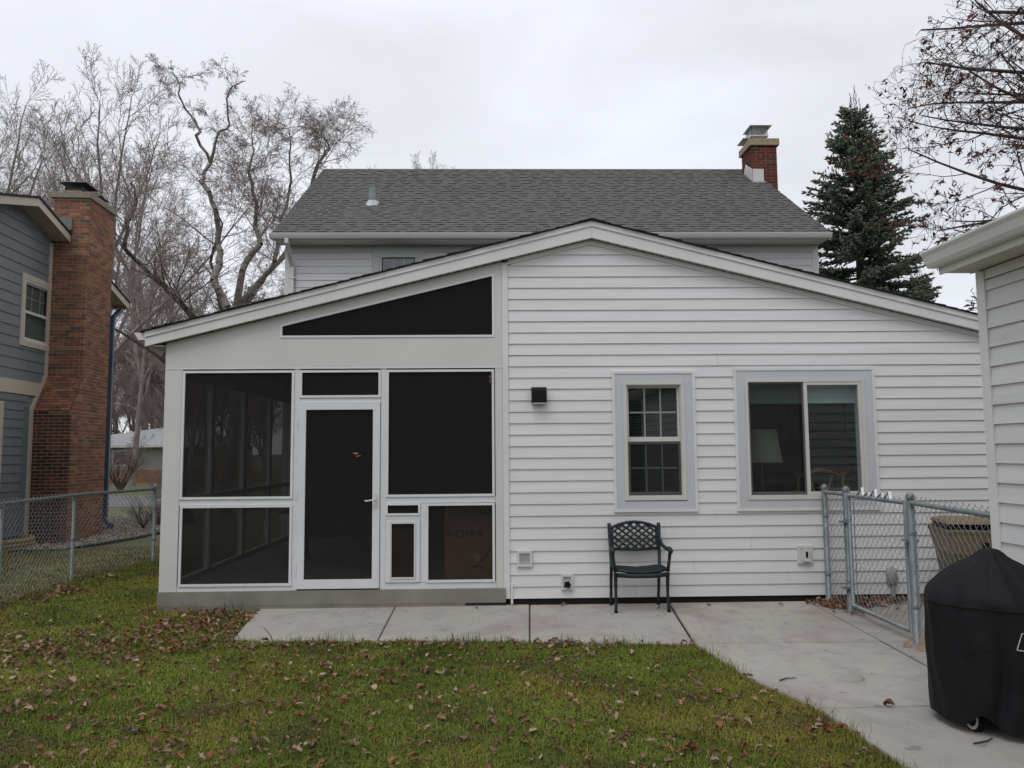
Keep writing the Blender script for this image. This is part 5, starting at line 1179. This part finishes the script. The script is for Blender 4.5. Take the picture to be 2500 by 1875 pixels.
side_growth(S, [(-9.3, 2.5), (-10.1, 4.2), (-11.5, 5.2), (-13.2, 6.3), (-14.5, 7.6)], .09, .02, 17.4, rg, (1.4, 2.6), (1, 2, 2), cfg_b, .2, at=min(main, key=lambda q: (q.z-2.5)**2+(q.x-(-9.3))**2))
side_growth(S, [(-9.3, 3.8), (-9.0, 6.2), (-9.6, 8.2), (-9.3, 9.6), (-9.9, 11)], .08, .015, 17.4, rg, (1.2, 2.4), (1, 2, 2), cfg_b, .2, at=min(main, key=lambda q: (q.z-3.8)**2+(q.x-(-9.3))**2))
put_tree('bare_tree', 'dark leaning bare tree arching low behind the porch eave', 'tree', (0, 0, 0), tree_meshes(S, 'leaning_tree', DARKBARK, TWIG))
# shrub in front of the far house
rg = random.Random(31); S = [[], [], [], []]
for k in range(9):
    a = rg.uniform(0, math.tau); grow(S, Vector((0, 0, 0)), Vector((math.cos(a)*.7, math.sin(a)*.7, 1)).normalized(), rg.uniform(1.2, 1.9), .05, 1, cfg_b, rg)
S[0].append(((0, 0, -.05), (0, 0, .12), .12, .09))
sm = tree_meshes(S, 'shrub', DARKBARK, TWIG)
put_tree('bare_shrub', 'leafless many-stemmed shrub in front of the far pale roofed house', 'shrub', (-17.6, 28.5, 0), sm, 0, 1.25)
put_tree('bare_shrub', 'thin leafless shrub growing by the porch post and fence', 'shrub', (-8.6, 13.2, 0), sm, R(80), .75)
put_tree('bare_shrub', 'small leafless shrub planted in the pebble bed', 'shrub', (-8.1, 9.6, 0), sm, R(190), .35)
# tree with withered red leaves behind the garage
rg = random.Random(77); S = [[], [], [], []]
cfg_r = [dict(), dict(n=8, wob=.07, up=.015, taper=.8, **{'from': .25}, kids=1.25, ang=(22, 55), ratio=.36, rr=.5),
         dict(n=6, wob=.12, up=.03, taper=.7, **{'from': .2}, kids=1.3, ang=(25, 60), ratio=.45, rr=.6),
         dict(n=4, wob=.16, up=.02, taper=.5, **{'from': .3}, kids=.5, ang=(25, 60), ratio=.5, rr=.7),
         dict(n=3, wob=.2, up=.02, taper=.4, **{'from': .9}, kids=0, ang=(25, 60), ratio=.5, rr=.7)]
P = Vector((11.3, 3.4, 0)); prev = P
for k in range(1, 9):
    q = P + Vector((.06*math.sin(k), .05*math.cos(k*2), k*1.1)); S[0].append((tuple(prev), tuple(q), .22-.02*(k-1), .22-.02*k)); prev = q
    if k >= 3:
        for j in range(6):
            a = rg.uniform(math.pi*.62, math.pi*1.42) if j < 5 else rg.uniform(-1.5, 1.5)
            el = rg.uniform(-.10, .30)+.06*(k-3); grow(S, q, Vector((math.cos(a), math.sin(a), el)).normalized(), rg.uniform(3.0, 4.7)*(.80+.05*k), .055, 1, cfg_r, rg)
def keep_red(s_):   # one-sided crown: short low limbs, longest at mid height
    x, y, z = s_[1]; return x > (6.25+(7-z)*.50 if z < 7 else 6.25+(z-7)*.85) + .25*math.sin(z*5+y*3)
for i in (1, 2, 3): S[i] = [q for q in S[i] if keep_red(q)]
rm = tree_meshes(S, 'red_leaf_tree', DARKBARK, M('dark twig', (.075, .055, .055), .9, .2, 2))
rt = put_tree('leaf_clad_tree', 'bare spreading tree with withered dark red leaves behind the garage', 'tree', (0, 0, 0), rm)
tips = [s for s in S[3] if rg.random() < .15]; Vv = []; Ff = []
for (a, b, _, _) in tips:
    for _ in range(rg.choice((1, 1, 2, 3))):
        c = Vector(b) + Vector((rg.gauss(0, .03), rg.gauss(0, .03), rg.gauss(-.03, .03))); s_ = rg.uniform(.025, .062)
        u = Vector((rg.gauss(0, 1), rg.gauss(0, 1), rg.gauss(0, 1))).normalized(); v = u.orthogonal().normalized(); bn = len(Vv)
        n_ = u.cross(v); Vv += [c-u*s_*1.3, c+v*s_*.7+n_*s_*.3, c+u*s_*1.3, c-v*s_*.7+n_*s_*.3]; Ff.append((bn, bn+1, bn+2, bn+3))
place('leaves', np_mesh('leaves', np.array([tuple(v) for v in Vv]), np.array(Ff), REDLEAF), rt)
# spruce
def spruce(seed, H, Rb):
    rg = random.Random(seed); V = []; F = []; wood = []
    def tri(a, b, c): n = len(V); V.extend((a, b, c)); F.append((n, n+1, n+2))
    def shoot(p, d, L, w_):
        ax = d.orthogonal().normalized(); bx = d.cross(ax); m = p + d*(L*.55); tip = p+d*L; ring = []
        for k in range(3):
            t = math.tau*k/3+rg.random(); ring.append(m + (ax*math.cos(t)+bx*math.sin(t))*w_)
        n = len(V); V.extend([p, *ring, tip]); F.extend([(n, n+1, n+2), (n, n+2, n+3), (n, n+3, n+1), (n+4, n+2, n+1), (n+4, n+3, n+2), (n+4, n+1, n+3)])
        for k in range(3):
            t = rg.uniform(0, math.tau); s_ = rg.uniform(.15, .95); o_ = (ax*math.cos(t)+bx*math.sin(t)); q = p+d*L*s_; e_ = q + o_*w_*rg.uniform(1.5, 2.3) + d*w_*1.2; sd_ = d*(w_*.35); tri(q-sd_, q+sd_, e_)
    wood.append(((0, 0, 0), (0, 0, H*.5), H*.018, H*.012)); wood.append(((0, 0, H*.5), (0, 0, H*.97), H*.012, .015))
    z = .6
    while z < H*.965:
        f = z/H; Lb = Rb*min(1., (1-f)*1.30)**.78 + .06; nb = 11 if f < .8 else 9
        for k in range(nb):
            a = rg.uniform(0, math.tau); L = Lb*rg.uniform(.72, 1.1); slope = -.24+.72*f**2 + rg.gauss(0, .09); d = Vector((math.cos(a), math.sin(a), slope)).normalized()
            p = Vector((0, 0, z+rg.uniform(-.1, .1))); n = max(3, int(L/.08)); wood.append((tuple(p), tuple(p+d*L*.9), .022, .006))
            for i in range(n):
                t = (i+1)/n
                if t < .15 and L > .8: continue
                c = p + d*(L*t) + Vector((0, 0, .10*t*t*L))
                side = Vector((-math.sin(a), math.cos(a), 0)); ls = (.12+.42*(1-t)*min(1, L))*rg.uniform(.7, 1.1)
                for s in (-1, 1):
                    dd = (d*.75 + side*s*.75 + Vector((0, 0, rg.uniform(-.25, .2)))).normalized()
                    m = max(1, int(ls/.12))
                    for j in range(m):
                        c2 = c + dd*(j*.11) + Vector((rg.gauss(0, .015), rg.gauss(0, .015), -.02*j)); shoot(c2, (dd+Vector((rg.gauss(0, .25), rg.gauss(0, .25), rg.gauss(.12, .25)))).normalized(), rg.uniform(.12, .20), rg.uniform(.026, .040))
                        if rg.random() < .6: shoot(c2, (side*s*.3+d*.5+Vector((rg.gauss(0, .4), rg.gauss(0, .4), rg.uniform(.1, .9)))).normalized(), rg.uniform(.09, .15), .024)
                if rg.random() < .5: shoot(c, (d+Vector((0, 0, .5))).normalized(), .15, .028)
        z += .19+.07*(1-f)
    for k in range(7):   # upright leaders
        a = rg.uniform(0, math.tau); r_ = rg.uniform(0, .22); p = Vector((r_*math.cos(a), r_*math.sin(a), H*.93-r_)); h = (H+.55-p.z)*rg.uniform(.6, 1.0)
        m = int(h/.07)
        for j in range(m): shoot(p+Vector((0, 0, j*.07)), Vector((rg.gauss(0, .3), rg.gauss(0, .3), 1)).normalized(), .10, .014)
    cV = []; cF = []
    for k in range(330):
        zc = H*min(.92, max(.62, rg.gauss(.82, .06))); a = rg.uniform(0, math.tau); r_ = (Rb*((1-zc/H)*1.30)**.78)*rg.uniform(.7, 1.02); c = Vector((r_*math.cos(a), r_*math.sin(a), zc)); n = len(cV); w_ = .022
        cV.extend([c+Vector((0, 0, .02)), c+Vector((w_, 0, -.05)), c+Vector((-w_*.5, w_*.87, -.05)), c+Vector((-w_*.5, -w_*.87, -.05)), c+Vector((0, 0, -.12))]); cF.extend([(n, n+1, n+2), (n, n+2, n+3), (n, n+3, n+1), (n+4, n+2, n+1), (n+4, n+3, n+2), (n+4, n+1, n+3)])
    A = lambda l: (np.array([s[0] for s in l], float), np.array([s[1] for s in l], float), np.array([s[2] for s in l]), np.array([s[3] for s in l]))
    return seg_mesh('spruce_trunk', [A(wood)], DARKBARK, 5), np_mesh('spruce_needles', np.array([tuple(v) for v in V]), np.array(F), NEEDLE), np_mesh('spruce_cones', np.array([tuple(v) for v in cV]), np.array(cF), CONE)
sp = spruce(4, 11.1, 2.7)
t = thing('spruce_tree', 'dense blue green spruce hung with brown cones behind the house', 'tree', (9.85, 11.5, 0)); place('trunk', sp[0], t); place('crown', sp[1], t); place('cones', sp[2], t)['kind'] = 'stuff'
t = thing('spruce_tree', 'smaller spruce showing beyond the taller cone laden one', 'tree', (12.6, 13.6, 0), R(130)); t.scale = (.62,)*3; place('trunk', sp[0], t); place('crown', sp[1], t)
# unseen evergreen belt, added behind the camera so the panes mirror something dark
mb = MB(); rg = random.Random(2)
for k in range(60):
    x = -34+k*1.15+rg.uniform(-.4, .4); y = -27+rg.uniform(-2, 2); h = rg.uniform(5, 8.5)
    mb.lathe([(rg.uniform(1.4, 1.9), .0), (1.2, h*.4), (.7, h*.75), (.0, h)], x, y, 7, fn=lambda r, z, a: (r*(1+.3*math.sin(a*5+z*3+x)), z))
tag(mb.build('unseen_evergreens', M('dark evergreen foliage', (.03, .042, .024), .95, .4, 2)), 'unseen dark evergreen belt added behind the camera for the panes to mirror', 'woods', kind='stuff')

# ================================================================ GRASS AND LEAVES
PATIO_EDGE = [(-2.56, .3), (-2.37, -1.47), (-1.05, -1.53), (.307, -1.61), (1.737, -1.775), (1.80, -2.2), (1.885, -2.86), (1.99, -3.16), (2.092, -3.52), (2.13, -3.9), (2.17, -4.5), (2.24, -5.6), (2.3, -9), (9, -9), (9, .3)]
PE = np.array(PATIO_EDGE)
def inpoly_np(X, Y, P):
    c = np.zeros(len(X), bool); j = len(P)-1
    for i in range(len(P)):
        xi, yi = P[i]; xj, yj = P[j]; cond = ((yi > Y) != (yj > Y)) & (X < (xj-xi)*(Y-yi)/((yj-yi) if yj != yi else 1e-9)+xi); c ^= cond; j = i
    return c
def lawn_z_np(X, Y): return .012*np.sin(X*1.3+.4)*np.sin(Y*1.1) + .006*np.sin(X*3.1+Y*2.3)
def blades(name, n, x0, x1, y0, y1, hmin, hmax, mat, seed, keep=None, wmul=1.):
    g_ = np.random.default_rng(seed); X = g_.uniform(x0, x1, n); Y = g_.uniform(y0, y1, n)
    ok = ~inpoly_np(X, Y, PE) & ~((X > -3.68) & (X < .2) & (Y > -.07)) & (np.abs(X) < .72*(Y+8.65)+.25)
    if keep is not None: ok &= keep(X, Y)
    X, Y = X[ok], Y[ok]; n = len(X); Z = lawn_z_np(X, Y)
    # clumpy height
    cl = .5+.5*np.sin(X*7+2*np.sin(Y*5))*np.sin(Y*8+X*2); h = (hmin+(hmax-hmin)*g_.random(n))*(.7+.5*cl); a = g_.uniform(0, math.tau, n); lean = g_.uniform(.3, 1.7, n)
    dx, dy = np.cos(a), np.sin(a); w_ = g_.uniform(.0013, .0028, n)*wmul; px, py = -dy*w_, dx*w_
    V = np.empty((n, 5, 3)); mx_, my_ = X+dx*h*lean*.35, Y+dy*h*lean*.35
    V[:, 0] = np.stack([X-px, Y-py, Z-.005], 1); V[:, 1] = np.stack([X+px, Y+py, Z-.005], 1)
    V[:, 2] = np.stack([mx_+px*.8, my_+py*.8, Z+h*.62], 1); V[:, 3] = np.stack([mx_-px*.8, my_-py*.8, Z+h*.62], 1)
    V[:, 4] = np.stack([X+dx*h*lean, Y+dy*h*lean, Z+h*(1.0-.22*lean)], 1)
    b = (np.arange(n)*5)[:, None]; F = np.concatenate([b+np.array([[0, 1, 2]]), b+np.array([[0, 2, 3]]), b+np.array([[3, 2, 4]])])
    return place(name, np_mesh(name, V.reshape(-1, 3), F, mat))
o = blades('lawn_grass', 460000, -5.6, 2.5, -5.7, -1.4, .016, .042, GRASS, 1); tag(o, 'short green lawn grass in front of the patio', 'grass', kind='stuff')
o = blades('porch_side_grass', 110000, -5.6, -2.3, -1.4, 4.5, .018, .045, GRASS, 2, wmul=1.3); tag(o, 'green lawn grass running beside the porch and fence', 'grass', kind='stuff')
o = blades('neighbour_grass', 80000, -9.5, -5.6, -1.0, 5.5, .03, .06, DRYGRASS, 3, wmul=1.6, keep=lambda X, Y: ~inpoly_np(X, Y, np.array(bed))); tag(o, 'straw coloured lawn grass beyond the chain link fence', 'grass', kind='stuff')
# taller unmown fringe along slab edges and the footing
edge = [(-2.40, -1.50), (-1.05, -1.56), (.307, -1.64), (1.72, -1.80), (1.78, -2.2), (1.86, -2.87), (1.96, -3.18), (2.06, -3.53), (2.10, -3.9), (2.14, -4.5), (2.21, -5.6)]
def fringe(name, path, n, hm, mat, seed, label, spread=.035):
    g_ = np.random.default_rng(seed); P = np.array(path); seg = np.linalg.norm(np.diff(P, axis=0), axis=1); cs = np.concatenate([[0], np.cumsum(seg)]); s = g_.uniform(0, cs[-1], n)
    X = np.interp(s, cs, P[:, 0])+g_.normal(0, spread, n); Y = np.interp(s, cs, P[:, 1])+g_.normal(0, spread, n)
    dens = .5+.5*np.sin(s*9+2*np.sin(s*4)); ok = g_.random(n) < .25+.75*dens; X, Y, s, dens = X[ok], Y[ok], s[ok], dens[ok]; n = len(X)
    h = hm*(.25+1.0*g_.random(n)**2.2)*(.5+.7*dens); a = g_.uniform(0, math.tau, n); lean = g_.uniform(.1, .8, n); dx, dy = np.cos(a), np.sin(a); w_ = g_.uniform(.0015, .003, n); px, py = -dy*w_, dx*w_; Z = np.zeros(n)
    V = np.empty((n, 5, 3)); mx_, my_ = X+dx*h*lean*.3, Y+dy*h*lean*.3
    V[:, 0] = np.stack([X-px, Y-py, Z], 1); V[:, 1] = np.stack([X+px, Y+py, Z], 1); V[:, 2] = np.stack([mx_+px*.8, my_+py*.8, h*.6], 1); V[:, 3] = np.stack([mx_-px*.8, my_-py*.8, h*.6], 1); V[:, 4] = np.stack([X+dx*h*lean, Y+dy*h*lean, h], 1)
    b = (np.arange(n)*5)[:, None]; F = np.concatenate([b+np.array([[0, 1, 2]]), b+np.array([[0, 2, 3]]), b+np.array([[3, 2, 4]])])
    tag(place(name, np_mesh(name, V.reshape(-1, 3), F, mat)), label, 'grass', kind='stuff')
fringe('edge_grass', edge, 4200, .09, GRASS, 21, 'longer unmown grass fringing the concrete patio edge')
fringe('footing_grass', [(-3.72, 1.0), (-3.72, -.1), (-3.3, -.12), (-2.7, -.12)], 700, .13, GRASS, 22, 'scattered grass blades growing at the porch footing', .03)
fringe('fence_grass', [(-5.6, -1), (-5.62, .4), (-5.75, 2.18), (-5.30, 3.95)], 2600, .13, DRYGRASS, 23, 'longer grass along the foot of the chain link fence', .05)
# leaves
def leaf_mesh(name, mat, rg, lobed):
    L = 1.; V = []; F = []; n = 7; curl = rg.uniform(-.6, 1.2); cup = rg.uniform(.05, .95); tw = rg.uniform(-1.5, 1.5)
    for i in range(n):
        t = i/(n-1); wd = .36*math.sin(math.pi*min(.97, t*.9+.07))**.7*(1+(.38*math.sin(t*15) if lobed else .08*math.sin(t*9)))
        x = (t-.5)*L; zc = curl*(.25-(t-.5)**2)*.9
        for s in (-1, -.5, 0, .5, 1):
            y = s*wd; z = zc + cup*abs(s)**1.6*wd*1.1 + tw*s*wd*(t-.5) + rg.gauss(0, .035); V.append((x+rg.gauss(0, .015), y*(1-.42*min(1, cup)*abs(s))+rg.gauss(0, .015), z))
    for i in range(n-1):
        for k in range(4): a = i*5+k; F.append((a, a+1, a+6, a+5))
    mb = MB(); zmin = min(v[2] for v in V); mb.v = [(a, b, c-zmin) for a, b, c in V]; mb.f = F; mb.m = [0]*len(F); return mb.mesh(name, mat, True)
rg = random.Random(40)
LK = [('pale', LEAF_PALE, 'pale tan curled dry leaf lying on the grass', 'pale fallen leaves on the lawn'), ('russet', LEAF_RUSSET, 'russet orange dry leaf lying on the grass', 'russet fallen leaves on the lawn'), ('brown', LEAF_BROWN, 'dull brown dry leaf lying on the grass', 'brown fallen leaves on the lawn')]
LM = {k: [leaf_mesh('fallen_leaf', m, rg, i % 2 == 0) for i in range(9)] for k, m, _, _ in LK}
pts = []
def clump(x, y): return .5+.5*math.sin(x*2.1+1.3*math.sin(y*1.7))*math.sin(y*2.6+x*.8)
tries = 0
while len(pts) < 1500 and tries < 60000:
    tries += 1; y = -5.6+4.3*rg.random() if rg.random() < .72 else rg.uniform(-1.5, 3.6); x = rg.uniform(-5.5, 2.3)
    if abs(x) > .70*(y+8.65)+.1: continue
    dens = .30+.70*clump(x, y)**1.5
    if -1.9 < y < -.1 and -4.3 < x < -2.3: dens = 1.
    if y > -.1: dens *= .25
    if rg.random() > dens: continue
    if in_poly(x, y, PATIO_EDGE) or (-3.70 < x < .2 and y > -.08): continue
    pts.append((x, y))
pts.sort(key=lambda p: p[0]**2+(p[1]+8.65)**2)
restL = {k: MB() for k, *_ in LK}
def leaf_xform(x, y, z, s):
    return Matrix.Translation((x, y, z)) @ Matrix.Rotation(rg.uniform(0, math.tau), 4, 'Z') @ Matrix.Rotation(rg.gauss(0, .28), 4, 'X') @ Matrix.Rotation(rg.gauss(0, .24), 4, 'Y') @ Matrix.Diagonal((s, s*rg.uniform(.7, 1.1), s, 1))
def kind_pick():
    u = rg.random(); return LK[0] if u < .27 else LK[1] if u < .46 else LK[2]
for i, (x, y) in enumerate(pts):
    k, m, lb, grp = kind_pick(); s = rg.uniform(.032, .072); T = leaf_xform(x, y, lawn_z(x, y)+.022+rg.uniform(0, .02), s); me = LM[k][rg.randrange(9)]
    if i < 300:
        o = place('fallen_leaf', me); o.matrix_world = T; tag(o, lb, 'leaf', grp)
    else: restL[k].add([tuple(T @ v.co) for v in me.vertices], [tuple(p.vertices) for p in me.polygons])
# finer crumbs and litter heaps
def litter(n, fx, fy, zf, smin, smax, keep=None):
    for _ in range(n):
        x, y = fx(), fy()
        if keep and not keep(x, y): continue
        k, m, *_r = kind_pick(); s = rg.uniform(smin, smax); T = leaf_xform(x, y, zf(x, y), s); me = LM[k][rg.randrange(9)]; restL[k].add([tuple(T @ v.co) for v in me.vertices], [tuple(p.vertices) for p in me.polygons])
off_patio = lambda x, y: not in_poly(x, y, PATIO_EDGE) and not (-3.70 < x < .2 and y > -.08) and abs(x) < .7*(y+8.65)+.1
litter(1900, lambda: rg.uniform(-5.4, 2.3), lambda: rg.uniform(-5.6, -1.4), lambda x, y: lawn_z(x, y)+.025, .016, .040, off_patio)
litter(340, lambda: rg.gauss(-2.85, .35), lambda: rg.uniform(-1.2, -.12), lambda x, y: .03, .03, .075, off_patio)
litter(300, lambda: rg.gauss(-3.6, .7), lambda: rg.gauss(-1.6, .4), lambda x, y: .03, .03, .075, off_patio)
litter(90, lambda: rg.uniform(-2.3, 1.8), lambda: rg.gauss(-1.72, .06), lambda x, y: .035, .03, .08, off_patio)
litter(70, lambda: rg.gauss(-5.35, .12), lambda: rg.gauss(.9, .5), lambda x, y: .03, .04, .09)
litter(40, lambda: rg.gauss(-3.75, .07), lambda: rg.uniform(-.2, 1), lambda x, y: .03, .03, .06)
for k, m, lb, grp in LK:
    tag(restL[k].build('leaf_litter', m), f'{k} crumbled leaf litter scattered thinly over the lawn', 'leaf litter', kind='stuff')
restL = {k: MB() for k, *_ in LK}
litter(330, lambda: rg.gauss(3.78, .17), lambda: rg.gauss(-.22, .16), lambda x, y: PZ+.01+max(0, .11-.5*math.hypot(x-3.80, y+.20))*rg.random(), .04, .085, lambda x, y: y < -.03)
litter(120, lambda: rg.gauss(4.2, .22), lambda: rg.gauss(-.15, .09), lambda x, y: PZ+.01+.03*rg.random(), .04, .08, lambda x, y: y < -.03)
for k, m, lb, grp in LK:
    tag(restL[k].build('leaf_pile', m), f'heap of {k} dead leaves drifted against the wall at the gate', 'leaf pile', kind='stuff')
for (x, y, s, k, lb) in ((2.565, -3.512, .085, 2, 'single crumpled brown leaf on the concrete near the grill'), (.75, -.12, .07, 1, 'russet leaf on the concrete below the hose tap'), (2.3, -.2, .05, 1, 'small russet leaf on the concrete below the slider window'), (-.2, -.2, .05, 0, 'pale leaf on the concrete in front of the porch'), (3.5, -2.0, .10, 0, 'pale curled leaf at the foot of the gate latch post')):
    o = place('fallen_leaf', LM[LK[k][0]][rg.randrange(9)]); o.matrix_world = leaf_xform(x, y, PZ+.004, s); tag(o, lb, 'leaf')
for (pts_, lb) in (([(2.06, -2.93, PZ+.006), (2.12, -2.89, PZ+.008), (2.20, -2.875, PZ+.006)], 'short brown twig on the concrete beside the lawn edge'), ([(2.70, -4.18, PZ+.006), (2.79, -4.16, PZ+.012), (2.86, -4.10, PZ+.006)], 'bent twig on the concrete in front of the grill'), ([(1.72, -.33, PZ+.006), (1.73, -.36, PZ+.03), (1.735, -.37, PZ+.06)], 'tiny twig standing by the front chair leg')):
    mb = MB(); mb.tube(pts_, [.006, .005, .003], 5); tag(mb.build('twig', DARKBARK), lb, 'twig')
mb = MB(); mb.tube([(-1.95, -1.60, .02), (-1.99, -1.585, .10), (-2.06, -1.57, .17)], [.005, .004, .002], 5); tag(mb.build('twig', DARKBARK), 'thin twig sticking up from the grass at the patio edge', 'twig')
